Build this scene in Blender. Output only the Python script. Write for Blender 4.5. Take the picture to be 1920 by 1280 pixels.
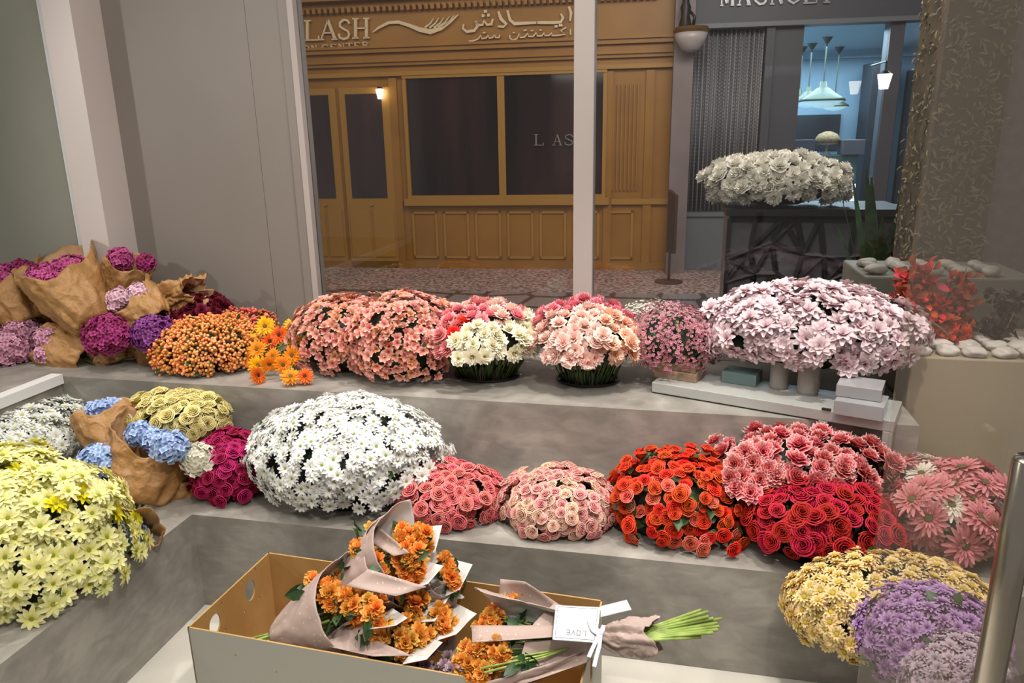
import bpy, math, random
import numpy as np
from mathutils import Vector, noise
S = bpy.context.scene
for o in list(bpy.data.objects): bpy.data.objects.remove(o)
COL = S.collection
R = math.radians
rng = np.random.default_rng(7)
random.seed(7)

# ------------------------------------------------------------------ camera
F_PX = 1379.0
PITCH, YAW, ROLL = R(15.446), R(12.467), R(-1.0763)
CAM = np.array([0, 0, 1.65])
_r = np.array([math.cos(YAW), math.sin(YAW), 0]); _f = np.array([-math.sin(YAW), math.cos(YAW), 0]); _u = np.array([0, 0, 1.0])
FW = _f*math.cos(PITCH) - _u*math.sin(PITCH); UP0 = _u*math.cos(PITCH) + _f*math.sin(PITCH)
AX = _r*math.cos(ROLL) + UP0*math.sin(ROLL); UPV = UP0*math.cos(ROLL) - _r*math.sin(ROLL)
def at(px, py, **k):
    """world point seen at a pixel of the photograph on the plane x=, y= or z="""
    d = AX*(px-960)/F_PX - UPV*(py-640)/F_PX + FW
    n, v = list(k.items())[0]; i = 'xyz'.index(n)
    return CAM + d*(v-CAM[i])/d[i]
cd = bpy.data.cameras.new('camera'); cam = bpy.data.objects.new('camera', cd); COL.objects.link(cam)
cd.sensor_width = 36; cd.lens = 36*F_PX/1920; cd.clip_start = .02
from mathutils import Matrix
M3 = Matrix((AX, UPV, -FW)).transposed()
cam.matrix_world = Matrix.Translation(CAM) @ M3.to_4x4()
S.camera = cam

# ------------------------------------------------------------------ light
S.view_settings.view_transform = 'Standard'; S.view_settings.look = 'None'
S.view_settings.exposure = 0.57; S.view_settings.gamma = 1; S.view_settings.use_curve_mapping = False
W = bpy.data.worlds.new('world'); S.world = W; W.use_nodes = True
W.node_tree.nodes['Background'].inputs[0].default_value = (.80, .76, .72, 1)
W.node_tree.nodes['Background'].inputs[1].default_value = .22
def light(name, kind, loc, target, power, color=(1, .95, .89), size=.1, spot=None, sy=None):
    l = bpy.data.lights.new(name, kind); l.energy = power; l.color = color
    if kind == 'AREA':
        l.size = size
        if sy: l.shape = 'RECTANGLE'; l.size_y = sy
    else: l.shadow_soft_size = size
    if kind == 'SPOT': l.spot_size = R(spot or 80); l.spot_blend = .6
    o = bpy.data.objects.new(name, l); COL.objects.link(o); o.location = loc
    o.rotation_euler = (Vector(target)-Vector(loc)).to_track_quat('-Z', 'Y').to_euler()
    return o
light('ceiling_spot', 'SPOT', (.5, 1.9, 3.3), (.1, 2.3, .4), 150, size=.05, spot=62)
light('ceiling_spot', 'SPOT', (-1.2, 2.8, 3.3), (-1.1, 2.3, .4), 90, size=.05, spot=70)
light('ceiling_spot', 'SPOT', (-2.2, 2.2, 3.3), (-1.9, 1.9, .4), 60, size=.05, spot=75)
light('track_spot', 'SPOT', (-3.9, .9, 2.35), (-.8, 3.2, .9), 55, size=.05, spot=75)
light('front_spot', 'SPOT', (.4, .3, 3.2), (-.5, 2.4, .5), 105, size=.08, spot=85)
light('ceiling_panel', 'AREA', (-.9, 1.2, 3.3), (-.9, 2.0, .5), 40, size=2.2)
light('right_fill_spot', 'SPOT', (1.6, 1.5, 3.2), (1.1, 2.6, .6), 60, size=.08, spot=60)  # fill lamp added to brighten the planter side, no fixture seen
light('corridor_light', 'AREA', (-3.0, 6.6, 3.9), (-3.0, 9.4, 1.1), 24, (1, .86, .68), size=4, sy=.8)
light('corridor_light', 'AREA', (.9, 6.0, 3.9), (1.2, 8, .6), 52, (1, .93, .86), size=2.5, sy=.8)
light('corridor_light', 'AREA', (.2, 4.6, 3.6), (-.2, 6.6, 0), 34, (1, .9, .84), size=3, sy=1)

# ------------------------------------------------------------------ helpers
def tag(o, label=None, cat=None, group=None, kind=None):
    if label: o['label'] = label
    if cat: o['category'] = cat
    if group: o['group'] = group
    if kind: o['kind'] = kind
    return o
def empty(name, loc, label, cat, group=None):
    o = bpy.data.objects.new(name, None); COL.objects.link(o); o.location = [float(v) for v in loc]
    o.empty_display_size = .05
    return tag(o, label, cat, group)
def place(o, parent):
    if parent is not None:
        o.parent = parent
        off = Vector((0, 0, 0)); q = parent
        while q is not None: off += q.location; q = q.parent
        o.location = -off
    return o
def mk(name, V, Fc, mats, parent=None, mi=None, rad=None, rnd=None, smooth=True, world=True):
    """one mesh object from world coordinates"""
    V = np.asarray(V, np.float32)
    me = bpy.data.meshes.new(name)
    if isinstance(Fc, np.ndarray):
        n = len(Fc); me.vertices.add(len(V)); me.vertices.foreach_set('co', V.ravel())
        me.loops.add(4*n); me.loops.foreach_set('vertex_index', Fc.astype(np.int32).ravel())
        me.polygons.add(n); me.polygons.foreach_set('loop_start', np.arange(0, 4*n, 4, dtype=np.int32))
        me.update(calc_edges=True)
    else:
        me.from_pydata([tuple(map(float, v)) for v in V], [], [tuple(int(i) for i in f) for f in Fc]); me.update()
    for m in (mats if isinstance(mats, (list, tuple)) else [mats]): me.materials.append(m)
    if mi is not None: me.polygons.foreach_set('material_index', np.asarray(mi, np.int32))
    if smooth: me.polygons.foreach_set('use_smooth', np.ones(len(me.polygons), bool))
    for nm, a in (('rad', rad), ('rnd', rnd)):
        if a is not None:
            at_ = me.attributes.new(nm, 'FLOAT', 'POINT'); at_.data.foreach_set('value', np.asarray(a, np.float32))
    o = bpy.data.objects.new(name, me); COL.objects.link(o)
    if parent is not None:
        if world: place(o, parent)
        else: o.parent = parent
    return o
class MB:
    def __init__(s): s.v = []; s.f = []; s.m = []
    def add(s, V, Fc, mi=0):
        n = len(s.v); s.v += [tuple(map(float, v)) for v in V]
        for f in Fc: s.f.append(tuple(i+n for i in f)); s.m.append(mi)
        return s
    def slab(s, pts, vec, mi=0):
        """polygon pts extruded by vec"""
        pts = [np.asarray(p, float) for p in pts]; vec = np.asarray(vec, float); n = len(pts)
        V = pts + [p+vec for p in pts]
        Fc = [tuple(range(n))[::-1], tuple(range(n, 2*n))] + [(i, (i+1) % n, (i+1) % n+n, i+n) for i in range(n)]
        return s.add(V, Fc, mi)
    def box(s, a, b, mi=0):
        (x0, y0, z0), (x1, y1, z1) = a, b
        return s.slab([(x0, y0, z0), (x1, y0, z0), (x1, y1, z0), (x0, y1, z0)], (0, 0, z1-z0), mi)
    def tube(s, path, r, n=8, mi=0, cap=True):
        path = [Vector(p) for p in path]; m = len(path)
        rs = r if isinstance(r, (list, tuple)) else [r]*m
        V = []; Fc = []
        for i, p in enumerate(path):
            t = (path[min(i+1, m-1)]-path[max(i-1, 0)]).normalized()
            a = t.orthogonal().normalized() if abs(t.z) > .99 else t.cross(Vector((0, 0, 1))).normalized()
            b = t.cross(a)
            for k in range(n):
                w = 2*math.pi*k/n; V.append(p+(a*math.cos(w)+b*math.sin(w))*rs[i])
        for i in range(m-1):
            for k in range(n): Fc.append((i*n+k, i*n+(k+1) % n, (i+1)*n+(k+1) % n, (i+1)*n+k))
        if cap: Fc += [tuple(range(n))[::-1], tuple(range((m-1)*n, m*n))]
        return s.add(V, Fc, mi)
    def lathe(s, c, prof, n=24, mi=0, sx=1, sy=1):
        V = []; Fc = []
        for (r, z) in prof:
            for k in range(n):
                w = 2*math.pi*k/n; V.append((c[0]+r*sx*math.cos(w), c[1]+r*sy*math.sin(w), c[2]+z))
        for i in range(len(prof)-1):
            for k in range(n): Fc.append((i*n+k, i*n+(k+1) % n, (i+1)*n+(k+1) % n, (i+1)*n+k))
        Fc.append(tuple(range(n))[::-1]); Fc.append(tuple(range((len(prof)-1)*n, len(prof)*n)))
        return s.add(V, Fc, mi)
    def out(s, name, mats, parent=None, smooth=False, bevel=0):
        o = mk(name, s.v, s.f, mats, parent, mi=s.m, smooth=smooth)
        if bevel:
            b = o.modifiers.new('bevel', 'BEVEL'); b.width = bevel; b.segments = 2; b.limit_method = 'ANGLE'
        return o

# ------------------------------------------------------------------ materials
def nt(name):
    m = bpy.data.materials.new(name); m.use_nodes = True; t = m.node_tree
    return m, t, t.nodes, t.links, t.nodes['Principled BSDF']
def srgb(c):
    if isinstance(c, str): c = [int(c[i:i+2], 16) for i in (0, 2, 4)]
    return tuple(((v/255)/12.92 if v/255 <= .04045 else ((v/255+.055)/1.055)**2.4) for v in c)+(1,)
def plain(name, c, rough=.5, metal=0, c2=None, scale=6, detail=4, bump=0, stretch=None, spec=.5, lo=.35, hi=.65):
    m, t, N, L, P = nt(name)
    P.inputs['Roughness'].default_value = rough; P.inputs['Metallic'].default_value = metal
    P.inputs['Specular IOR Level'].default_value = spec
    P.inputs['Base Color'].default_value = srgb(c)
    if c2 is not None or bump:
        tc = N.new('ShaderNodeTexCoord'); mp = N.new('ShaderNodeMapping'); nz = N.new('ShaderNodeTexNoise')
        L.new(tc.outputs['Object'], mp.inputs[0]); L.new(mp.outputs[0], nz.inputs['Vector'])
        if stretch: mp.inputs['Scale'].default_value = stretch
        nz.inputs['Scale'].default_value = scale; nz.inputs['Detail'].default_value = detail
        if c2 is not None:
            r = N.new('ShaderNodeValToRGB'); r.color_ramp.elements[0].position = lo; r.color_ramp.elements[1].position = hi
            r.color_ramp.elements[0].color = srgb(c); r.color_ramp.elements[1].color = srgb(c2)
            L.new(nz.outputs[0], r.inputs[0]); L.new(r.outputs[0], P.inputs['Base Color'])
        if bump:
            b = N.new('ShaderNodeBump'); b.inputs['Strength'].default_value = bump; b.inputs['Distance'].default_value = .01
            L.new(nz.outputs[0], b.inputs['Height']); L.new(b.outputs[0], P.inputs['Normal'])
    return m
def emit(name, c, s):
    m, t, N, L, P = nt(name); P.inputs['Base Color'].default_value = srgb(c)
    P.inputs['Emission Color'].default_value = srgb(c); P.inputs['Emission Strength'].default_value = s
    return m
def petal_mat(name, stops, var=.14, rough=.6, trans=.22):
    """colour along the petal (0 base, 1 tip), each flower a little lighter or darker"""
    m, t, N, L, P = nt(name)
    a = N.new('ShaderNodeAttribute'); a.attribute_name = 'rad'
    r = N.new('ShaderNodeValToRGB'); e = r.color_ramp.elements
    while len(e) < len(stops): e.new(.5)
    for i, (p, c) in enumerate(stops): e[i].position = p; e[i].color = srgb(c)
    L.new(a.outputs['Fac'], r.inputs[0])
    b = N.new('ShaderNodeAttribute'); b.attribute_name = 'rnd'
    mr = N.new('ShaderNodeMapRange'); mr.inputs[3].default_value = 1-var; mr.inputs[4].default_value = 1+var
    L.new(b.outputs['Fac'], mr.inputs[0])
    h = N.new('ShaderNodeHueSaturation'); L.new(r.outputs[0], h.inputs['Color']); L.new(mr.outputs[0], h.inputs['Value'])
    mh = N.new('ShaderNodeMapRange'); mh.inputs[3].default_value = .5+var*.07; mh.inputs[4].default_value = .5-var*.07
    L.new(b.outputs['Fac'], mh.inputs[0]); L.new(mh.outputs[0], h.inputs['Hue'])
    L.new(h.outputs[0], P.inputs['Base Color']); P.inputs['Roughness'].default_value = rough; P.inputs['Specular IOR Level'].default_value = .25
    tr = N.new('ShaderNodeBsdfTranslucent'); L.new(h.outputs[0], tr.inputs[0])
    mx = N.new('ShaderNodeMixShader'); mx.inputs[0].default_value = trans
    L.new(P.outputs[0], mx.inputs[1]); L.new(tr.outputs[0], mx.inputs[2]); L.new(mx.outputs[0], N['Material Output'].inputs[0])
    return m
def glass_mat(name, tint=(1, 1, 1), veil=0, veilc='b0a596', refl=1.0):
    m, t, N, L, P = nt(name); N.remove(P)
    tr = N.new('ShaderNodeBsdfTransparent'); tr.inputs[0].default_value = (*tint, 1)
    gl = N.new('ShaderNodeBsdfGlossy'); gl.inputs['Roughness'].default_value = .0
    fr = N.new('ShaderNodeFresnel'); fr.inputs[0].default_value = 1.5
    mu = N.new('ShaderNodeMath'); mu.operation = 'MULTIPLY'; mu.inputs[1].default_value = refl; L.new(fr.outputs[0], mu.inputs[0])
    mx = N.new('ShaderNodeMixShader'); L.new(mu.outputs[0], mx.inputs[0]); L.new(tr.outputs[0], mx.inputs[1]); L.new(gl.outputs[0], mx.inputs[2])
    out = mx
    if veil:
        df = N.new('ShaderNodeBsdfDiffuse'); df.inputs[0].default_value = srgb(veilc)
        tl = N.new('ShaderNodeBsdfTranslucent'); tl.inputs[0].default_value = srgb(veilc)
        ad = N.new('ShaderNodeMixShader'); ad.inputs[0].default_value = .5; L.new(df.outputs[0], ad.inputs[1]); L.new(tl.outputs[0], ad.inputs[2])
        m2 = N.new('ShaderNodeMixShader'); m2.inputs[0].default_value = veil
        L.new(mx.outputs[0], m2.inputs[1]); L.new(ad.outputs[0], m2.inputs[2]); out = m2
    L.new(out.outputs[0], N['Material Output'].inputs[0])
    return m
def concrete(name, c, c2, c3):
    """trowelled micro-cement: broad cloudy patches and fine trowel streaks"""
    m, t, N, L, P = nt(name)
    tc = N.new('ShaderNodeTexCoord'); n1 = N.new('ShaderNodeTexNoise'); n2 = N.new('ShaderNodeTexNoise'); mp = N.new('ShaderNodeMapping')
    L.new(tc.outputs['Object'], n1.inputs['Vector']); n1.inputs['Scale'].default_value = 2.6; n1.inputs['Detail'].default_value = 6; n1.inputs['Distortion'].default_value = 1.6
    mp.inputs['Scale'].default_value = (1, 1, 2.2); L.new(tc.outputs['Object'], mp.inputs[0]); L.new(mp.outputs[0], n2.inputs['Vector'])
    n2.inputs['Scale'].default_value = 11; n2.inputs['Detail'].default_value = 8; n2.inputs['Distortion'].default_value = .8
    ad = N.new('ShaderNodeMath'); ad.operation = 'MULTIPLY_ADD'; ad.inputs[1].default_value = .35; L.new(n2.outputs[0], ad.inputs[0]); 
    mu = N.new('ShaderNodeMath'); mu.operation = 'MULTIPLY'; mu.inputs[1].default_value = .65; L.new(n1.outputs[0], mu.inputs[0]); L.new(mu.outputs[0], ad.inputs[2])
    r = N.new('ShaderNodeValToRGB'); e = r.color_ramp.elements; e.new(.5)
    for i, (p, cc) in enumerate(((.36, c), (.5, c2), (.64, c3))): e[i].position = p; e[i].color = srgb(cc)
    L.new(ad.outputs[0], r.inputs[0]); L.new(r.outputs[0], P.inputs['Base Color'])
    P.inputs['Roughness'].default_value = .42
    b = N.new('ShaderNodeBump'); b.inputs['Strength'].default_value = .12; b.inputs['Distance'].default_value = .004
    L.new(n2.outputs[0], b.inputs['Height']); L.new(b.outputs[0], P.inputs['Normal'])
    return m
MT = {}
MT['concrete'] = concrete('polished_cement', '7b776f', '8f8a82', 'a5a097')
MT['floor'] = plain('floor_resin', 'bbb6ab', .4, c2='cbc7bb', scale=3)
MT['wall'] = plain('grey_wall_paint', '817971', .55, c2='877f77', scale=1.2)
MT['frame'] = plain('painted_frame', 'aca29c', .4)
MT['post'] = plain('pale_post_paint', 'cfc4be', .4)
MT['greenpane'] = plain('back_painted_glass', '8d8e80', .25, c2='97968a', scale=1.0)
MT['rail'] = plain('white_rail', 'dcdcda', .3)
MT['leaf'] = plain('leaf_green', '1f3a17', .5, c2='35562a', scale=20)
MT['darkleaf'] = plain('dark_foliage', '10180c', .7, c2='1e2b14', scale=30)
MT['stem'] = plain('stem_green', '3c5222', .5, c2='5a6f35', scale=30)
MT['lstem'] = plain('pale_stem_green', '7d9440', .5, c2='a0b45e', scale=30)
MT['bucket'] = plain('black_bucket', '121211', .35)
def kraft_mat(name, c, c2):
    m, t, N, L, P = nt(name); P.inputs['Roughness'].default_value = .5; P.inputs['Specular IOR Level'].default_value = .4
    tc = N.new('ShaderNodeTexCoord'); nz = N.new('ShaderNodeTexNoise'); nz.inputs['Scale'].default_value = 9; nz.inputs['Detail'].default_value = 4
    L.new(tc.outputs['Object'], nz.inputs['Vector'])
    mv = N.new('ShaderNodeMixRGB'); mv.blend_type = 'ADD'; mv.inputs[0].default_value = .12; L.new(tc.outputs['Object'], mv.inputs[1]); L.new(nz.outputs['Color'], mv.inputs[2])
    v = N.new('ShaderNodeTexVoronoi'); v.inputs['Scale'].default_value = 13; L.new(mv.outputs[0], v.inputs['Vector'])
    b = N.new('ShaderNodeBump'); b.inputs['Strength'].default_value = .85; b.inputs['Distance'].default_value = .02; L.new(v.outputs['Distance'], b.inputs['Height']); L.new(b.outputs[0], P.inputs['Normal'])
    r = N.new('ShaderNodeValToRGB'); r.color_ramp.elements[0].position = .35; r.color_ramp.elements[1].position = .65; r.color_ramp.elements[0].color = srgb(c); r.color_ramp.elements[1].color = srgb(c2)
    L.new(nz.outputs[0], r.inputs[0]); L.new(r.outputs[0], P.inputs['Base Color']); return m
MT['kraft'] = kraft_mat('kraft_paper_crumpled', '9a7040', 'a87e4e')
MT['kraft_in'] = plain('kraft_paper_inside', 'a8805c', .7, c2='b48e6a', scale=7, detail=3, bump=.5, spec=.2)
MT['white_paper'] = plain('white_paper', 'cdc8c2', .7)
MT['card_in'] = plain('cardboard_brown', 'ad854c', .7, c2='b9925a', scale=8)
MT['card_out'] = plain('cardboard_grey', 'a9a79c', .55)
MT['steel'] = plain('brushed_steel', 'b5ada0', .22, 1, stretch=(1, 1, 40))
MT['glass'] = glass_mat('window_glass', (.93, .94, .93))
MT['doorglass'] = glass_mat('door_glass', (.95, .94, .93), .075, 'd8c8b4', .9)  # beige veil paints the reflected haze into the glass colour
def dots_mat():
    m, t, N, L, P = nt('dotted_paper'); tc = N.new('ShaderNodeTexCoord'); v = N.new('ShaderNodeTexVoronoi')
    v.inputs['Scale'].default_value = 55; v.inputs['Randomness'].default_value = .3
    L.new(tc.outputs['Object'], v.inputs['Vector']); r = N.new('ShaderNodeValToRGB')
    r.color_ramp.elements[0].position = .10; r.color_ramp.elements[0].color = srgb('c6b5a6'); r.color_ramp.elements[1].position = .2; r.color_ramp.elements[1].color = srgb('a99389')
    L.new(v.outputs['Distance'], r.inputs[0]); L.new(r.outputs[0], P.inputs['Base Color']); P.inputs['Roughness'].default_value = .6
    return m
MT['mauve'] = dots_mat()

# ------------------------------------------------------------------ flower geometry (all quads)
def rotz(V, a):
    c, s = math.cos(a), math.sin(a); return np.stack([V[:, 0]*c-V[:, 1]*s, V[:, 0]*s+V[:, 1]*c, V[:, 2]], 1)
def gridf(nu, nv):
    return np.array([(i*(nv+1)+j, (i+1)*(nv+1)+j, (i+1)*(nv+1)+j+1, i*(nv+1)+j+1) for i in range(nu) for j in range(nv)])
PROF = {'round': lambda u: (np.sin(np.pi*np.clip(u*.86+.1, 0, 1))**.6), 'long': lambda u: np.clip(np.minimum(.45+u*1.2, 1.15*(1.04-u)**.45), 0, 1),
        'point': lambda u: np.sin(np.pi*np.clip(u*.93+.06, 0, 1))}
def petal(L, Wd, prof, tilt, curl, cup, r0, nu=3, nv=2):
    u = np.linspace(0, 1, nu+1); v = np.linspace(-1, 1, nv+1)
    ang = tilt-curl*u; ds = L/nu
    x = r0+np.concatenate([[0], np.cumsum(np.cos((ang[1:]+ang[:-1])/2)*ds)]); z = np.concatenate([[0], np.cumsum(np.sin((ang[1:]+ang[:-1])/2)*ds)])
    w = Wd*PROF[prof](u)
    X = np.repeat(x, nv+1); Z = np.repeat(z, nv+1); Y = (w[:, None]*v[None, :]).ravel()
    Z = Z+cup*np.abs(w[:, None]*v[None, :]**2).ravel()
    return np.stack([X, Y, Z], 1), gridf(nu, nv), np.repeat(u, nv+1)
def cat(parts):
    V = []; Fc = []; A = []; n = 0
    for v, f, a in parts: V.append(v); Fc.append(f+n); A.append(a); n += len(v)
    return np.concatenate(V), np.concatenate(Fc), np.concatenate(A)
def csphere(r, c=(0, 0, 0), sz=1.0, k=2):
    P = []; Fq = []; n = 0
    g = np.linspace(-1, 1, k+1)
    for ax in range(3):
        for sg in (-1, 1):
            pts = []
            for a in g:
                for b in g:
                    p = [0, 0, 0]; p[ax] = sg; p[(ax+1) % 3] = a; p[(ax+2) % 3] = b; pts.append(p)
            pts = np.array(pts, float); pts /= np.linalg.norm(pts, axis=1)[:, None]
            f = gridf(k, k); f = f if sg > 0 else f[:, ::-1]
            P.append(pts); Fq.append(f+n); n += len(pts)
    V = np.concatenate(P)*r; V[:, 2] *= sz
    return V+np.array(c), np.concatenate(Fq), np.full(len(V), .5)
def ringflower(specs, g):
    out = []
    for (n, L, Wd, prof, tilt, curl, cup, r0, z0, ph) in specs:
        for i in range(n):
            v, f, a = petal(L*g.uniform(.88, 1.08), Wd, prof, R(tilt+g.uniform(-9, 9)), R(curl), cup, r0)
            v = rotz(v, 2*math.pi*(i+ph)/n+g.uniform(-.08, .08)); v[:, 2] += z0; out.append((v, f, a))
    return cat(out)
def disc(r, z, h=.5):
    v, f, a = csphere(r, (0, 0, z), h); return v, f, a
def fl_daisy(L, g):
    return ringflower([(10, L, L*.27, 'long', 10, 22, .35, L*.12, 0, 0), (8, L*.86, L*.25, 'long', 30, 20, .3, L*.1, L*.04, .5)], g), disc(L*.2, L*.08)
def fl_gerbera(L, g):
    return ringflower([(18, L*.9, L*.155, 'long', 4, 10, .3, L*.18, 0, 0), (16, L*.76, L*.14, 'long', 20, 16, .3, L*.18, L*.04, .5), (14, L*.4, L*.06, 'point', 40, 20, .2, L*.16, L*.08, 0)], g), disc(L*.24, L*.07, .5)
def fl_chrys(L, g):
    return ringflower([(8, L, L*.32, 'long', 8, 20, .5, L*.1, 0, 0), (7, L*.85, L*.3, 'long', 35, 25, .5, L*.08, L*.05, .5), (5, L*.55, L*.2, 'round', 60, 20, .5, L*.05, L*.08, 0)], g), None
def fl_pompon(L, g):
    return ringflower([(12, L*.95, L*.17, 'round', -5, 25, .5, L*.1, 0, 0), (11, L*.8, L*.17, 'round', 22, 30, .5, L*.1, L*.1, .5), (9, L*.6, L*.16, 'round', 45, 40, .5, L*.08, L*.2, 0)], g), disc(L*.26, L*.3, .7)
def fl_alstro(L, g):
    return ringflower([(3, L, L*.38, 'round', 48, 40, .5, L*.04, 0, 0), (3, L*.95, L*.26, 'point', 55, 45, .5, L*.04, 0, .5)], g), None
def fl_rose(L, g, K=5, opening=1.0):
    out = []; nt_, nu = 4, 4
    for k in range(K):
        n = (2, 3, 3, 4, 5)[k]; q = k/(K-1); Rk = L*(.10+.66*q); H = L*(1.08-.30*q)
        for i in range(n):
            th = np.linspace(-1, 1, nt_+1)*R(205/n+16); u = np.array([0, .45, .8, .93, 1.0])
            uu, tt = np.meshgrid(u, th, indexing='ij'); lip = np.clip((uu-.8)/.2, 0, 1)
            r = Rk*(.4+.6*np.minimum(uu/.8, 1)**.6)*(1+.06*g.uniform(-1, 1))+L*(.045+.13*q)*lip
            z = H*np.minimum(uu/.93, 1)-L*(.08+.12*q)*(np.abs(tt)/th.max())**2.2*uu-L*(.02+.06*q)*lip**2
            a0 = 2*math.pi*(i+.31*k)/n+g.uniform(-.2, .2)
            r = r*(1+.08*np.sin(tt*2+i)); r = r+(tt/th.max())*L*.045
            V = np.stack([r*np.cos(tt+a0), r*np.sin(tt+a0), z], -1).reshape(-1, 3)
            out.append((V, gridf(nu, nt_), (lip*(.55+.45*q)+.25*uu*(1-lip)).ravel()))  # light rims, dark bases: shade between petal rings put into the colour
    return cat(out), None
def fl_carnation(L, g, K=5, seg=22):
    out = []; nu = 3
    for k in range(K):
        q = k/(K-1); Rk = L*(.2+.8*q); H = L*(.85-.55*q*q)
        th = np.arange(seg)*2*math.pi/seg+g.uniform(0, 1); u = np.linspace(0, 1, nu+1)
        zz = g.uniform(-1, 1, seg); zr = g.uniform(-1, 1, seg)+np.where(np.arange(seg) % 2, .6, -.6)
        V = []
        for uu in u:
            r = Rk*(.15+.85*uu)*(1+.16*zr*uu**2); z = H*uu**.7+L*.15*zz*uu**2+L*.09*zr*uu**2
            V.append(np.stack([r*np.cos(th), r*np.sin(th), z], 1))
        V = np.concatenate(V)
        f = np.array([(i*seg+j, i*seg+(j+1) % seg, (i+1)*seg+(j+1) % seg, (i+1)*seg+j) for i in range(nu) for j in range(seg)])
        out.append((V, f, np.repeat(u, seg)))
    return cat(out), None
def fl_berry(L, g):
    out = []
    for i in range(8):
        a = g.uniform(0, 2*math.pi); r = L*math.sqrt(g.uniform(0, 1)); out.append(csphere(L*.27, (r*math.cos(a), r*math.sin(a), g.uniform(-.4, .5)*L), 1.25))
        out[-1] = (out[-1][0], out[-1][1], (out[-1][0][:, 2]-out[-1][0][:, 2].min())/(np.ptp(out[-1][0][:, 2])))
    return cat(out), None
def fl_sprig(L, g):
    out = []
    for i in range(11):
        d = g.normal(size=3); d /= np.linalg.norm(d); c = d*L*g.uniform(.3, 1); c[2] = c[2]*.6+L*.2
        for j in range(5):
            v, f, a = petal(L*.19, L*.085, 'round', R(25), R(10), .3, L*.02, 2, 1)
            v = rotz(v, j*2*math.pi/5+i)+c; out.append((v, f, a))
    return cat(out), None
GEN = dict(daisy=fl_daisy, gerbera=fl_gerbera, chrys=fl_chrys, pompon=fl_pompon, alstro=fl_alstro, rose=fl_rose, carnation=fl_carnation, berry=fl_berry, sprig=fl_sprig)
_cache = {}
def flower_set(kind, L, nvar=4):
    key = (kind, round(L, 4))
    if key not in _cache:
        g = np.random.default_rng(hash(kind) % 7 if False else len(_cache)+3)
        _cache[key] = [GEN[kind](L, g) for _ in range(nvar)]
    return _cache[key]
def petals_name(kind): return {'berry': 'berry_cluster', 'sprig': 'blossom_sprig'}.get(kind, 'flower')
def frame_from(n, spin):
    n = n/np.linalg.norm(n); h = np.array([0, 0, 1.]) if abs(n[2]) < .95 else np.array([1., 0, 0])
    a = np.cross(h, n); a /= np.linalg.norm(a); b = np.cross(n, a)
    c, s = math.cos(spin), math.sin(spin)
    return np.stack([a*c+b*s, -a*s+b*c, n], 1)   # columns
EYE = {}
def emit_flowers(root, items, limit=100):
    """items: (pos, normal, kind, L, material, eye_material, scale). the ones that show largest become parts, the rest one mass"""
    items = [dict(p=np.array(i[0], float), n=np.array(i[1], float), k=i[2], L=i[3], m=i[4], e=i[5], s=i[6]) for i in items]
    for it in items:
        d = CAM-it['p']; dist = np.linalg.norm(d); it['score'] = max(.02, it['n']@d/dist/np.linalg.norm(it['n'])+.25)*it['L']*it['s']/dist
    items.sort(key=lambda q: -q['score'])
    meshes = {}
    for idx, it in enumerate(items):
        it['var'] = int(rng.integers(4)); it['M'] = frame_from(it['n'], rng.uniform(0, 6.28)); it['r'] = rng.uniform()
    base = np.array(root.location)
    for it in items[:limit]:
        key = (it['k'], it['L'], it['m'].name, it['var'])
        if key not in meshes:
            (v, f, a), eye = flower_set(it['k'], it['L'])[it['var']]
            o = mk(petals_name(it['k']), v, f, it['m'], root, rad=a, rnd=np.full(len(v), (it['var']+.5)/4), world=False)
            e = mk('flower_centre', eye[0], eye[1], it['e'], o, rad=eye[2], rnd=np.full(len(eye[0]), .5), world=False) if (eye is not None and it['e']) else None
            meshes[key] = (o, e)
        else:
            o0, e0 = meshes[key]; o = o0.copy(); COL.objects.link(o); o.parent = root
            if e0: e = e0.copy(); COL.objects.link(e); e.parent = o
        mt = Matrix([[*(it['M'][i]*it['s']), it['p'][i]-base[i]] for i in range(3)]+[[0, 0, 0, 1]])
        o.matrix_basis = mt
    rest = items[limit:]
    if rest:
        by = {}
        V = []; Fc = []; A = []; RR = []; MI = []; n = 0; mats = []
        for it in rest:
            (v, f, a), eye = flower_set(it['k'], it['L'])[it['var']]
            for geo, m in (((v, f, a), it['m']), (eye, it['e'])):
                if geo is None or m is None: continue
                if m not in mats: mats.append(m)
                V.append(geo[0]@(it['M'].T)*it['s']+it['p']); Fc.append(geo[1]+n); A.append(geo[2]); RR.append(np.full(len(geo[0]), it['r'])); MI.append(np.full(len(geo[1]), mats.index(m))); n += len(geo[0])
        o = mk('flower_mass', np.concatenate(V), np.concatenate(Fc), mats, root, mi=np.concatenate(MI), rad=np.concatenate(A), rnd=np.concatenate(RR))
        o['kind'] = 'stuff'
def leaf_geo(L, Wd):
    return petal(L, Wd, 'point', R(15), R(40), .4, 0, 3, 2)
def leaves(root, pts, nrm, L, name='foliage', mat=None, Wd=.3, kind='stuff'):
    V = []; Fc = []; n = 0
    for p, q in zip(pts, nrm):
        v, f, a = leaf_geo(L*rng.uniform(.7, 1.2), L*Wd); v = v@frame_from(np.array(q, float), rng.uniform(0, 6.28)).T+np.array(p)
        V.append(v); Fc.append(f+n); n += len(v)
    o = mk(name, np.concatenate(V), np.concatenate(Fc), mat or MT['leaf'], root)
    if kind: o['kind'] = kind
    return o
ALL_MOUNDS = []
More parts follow.
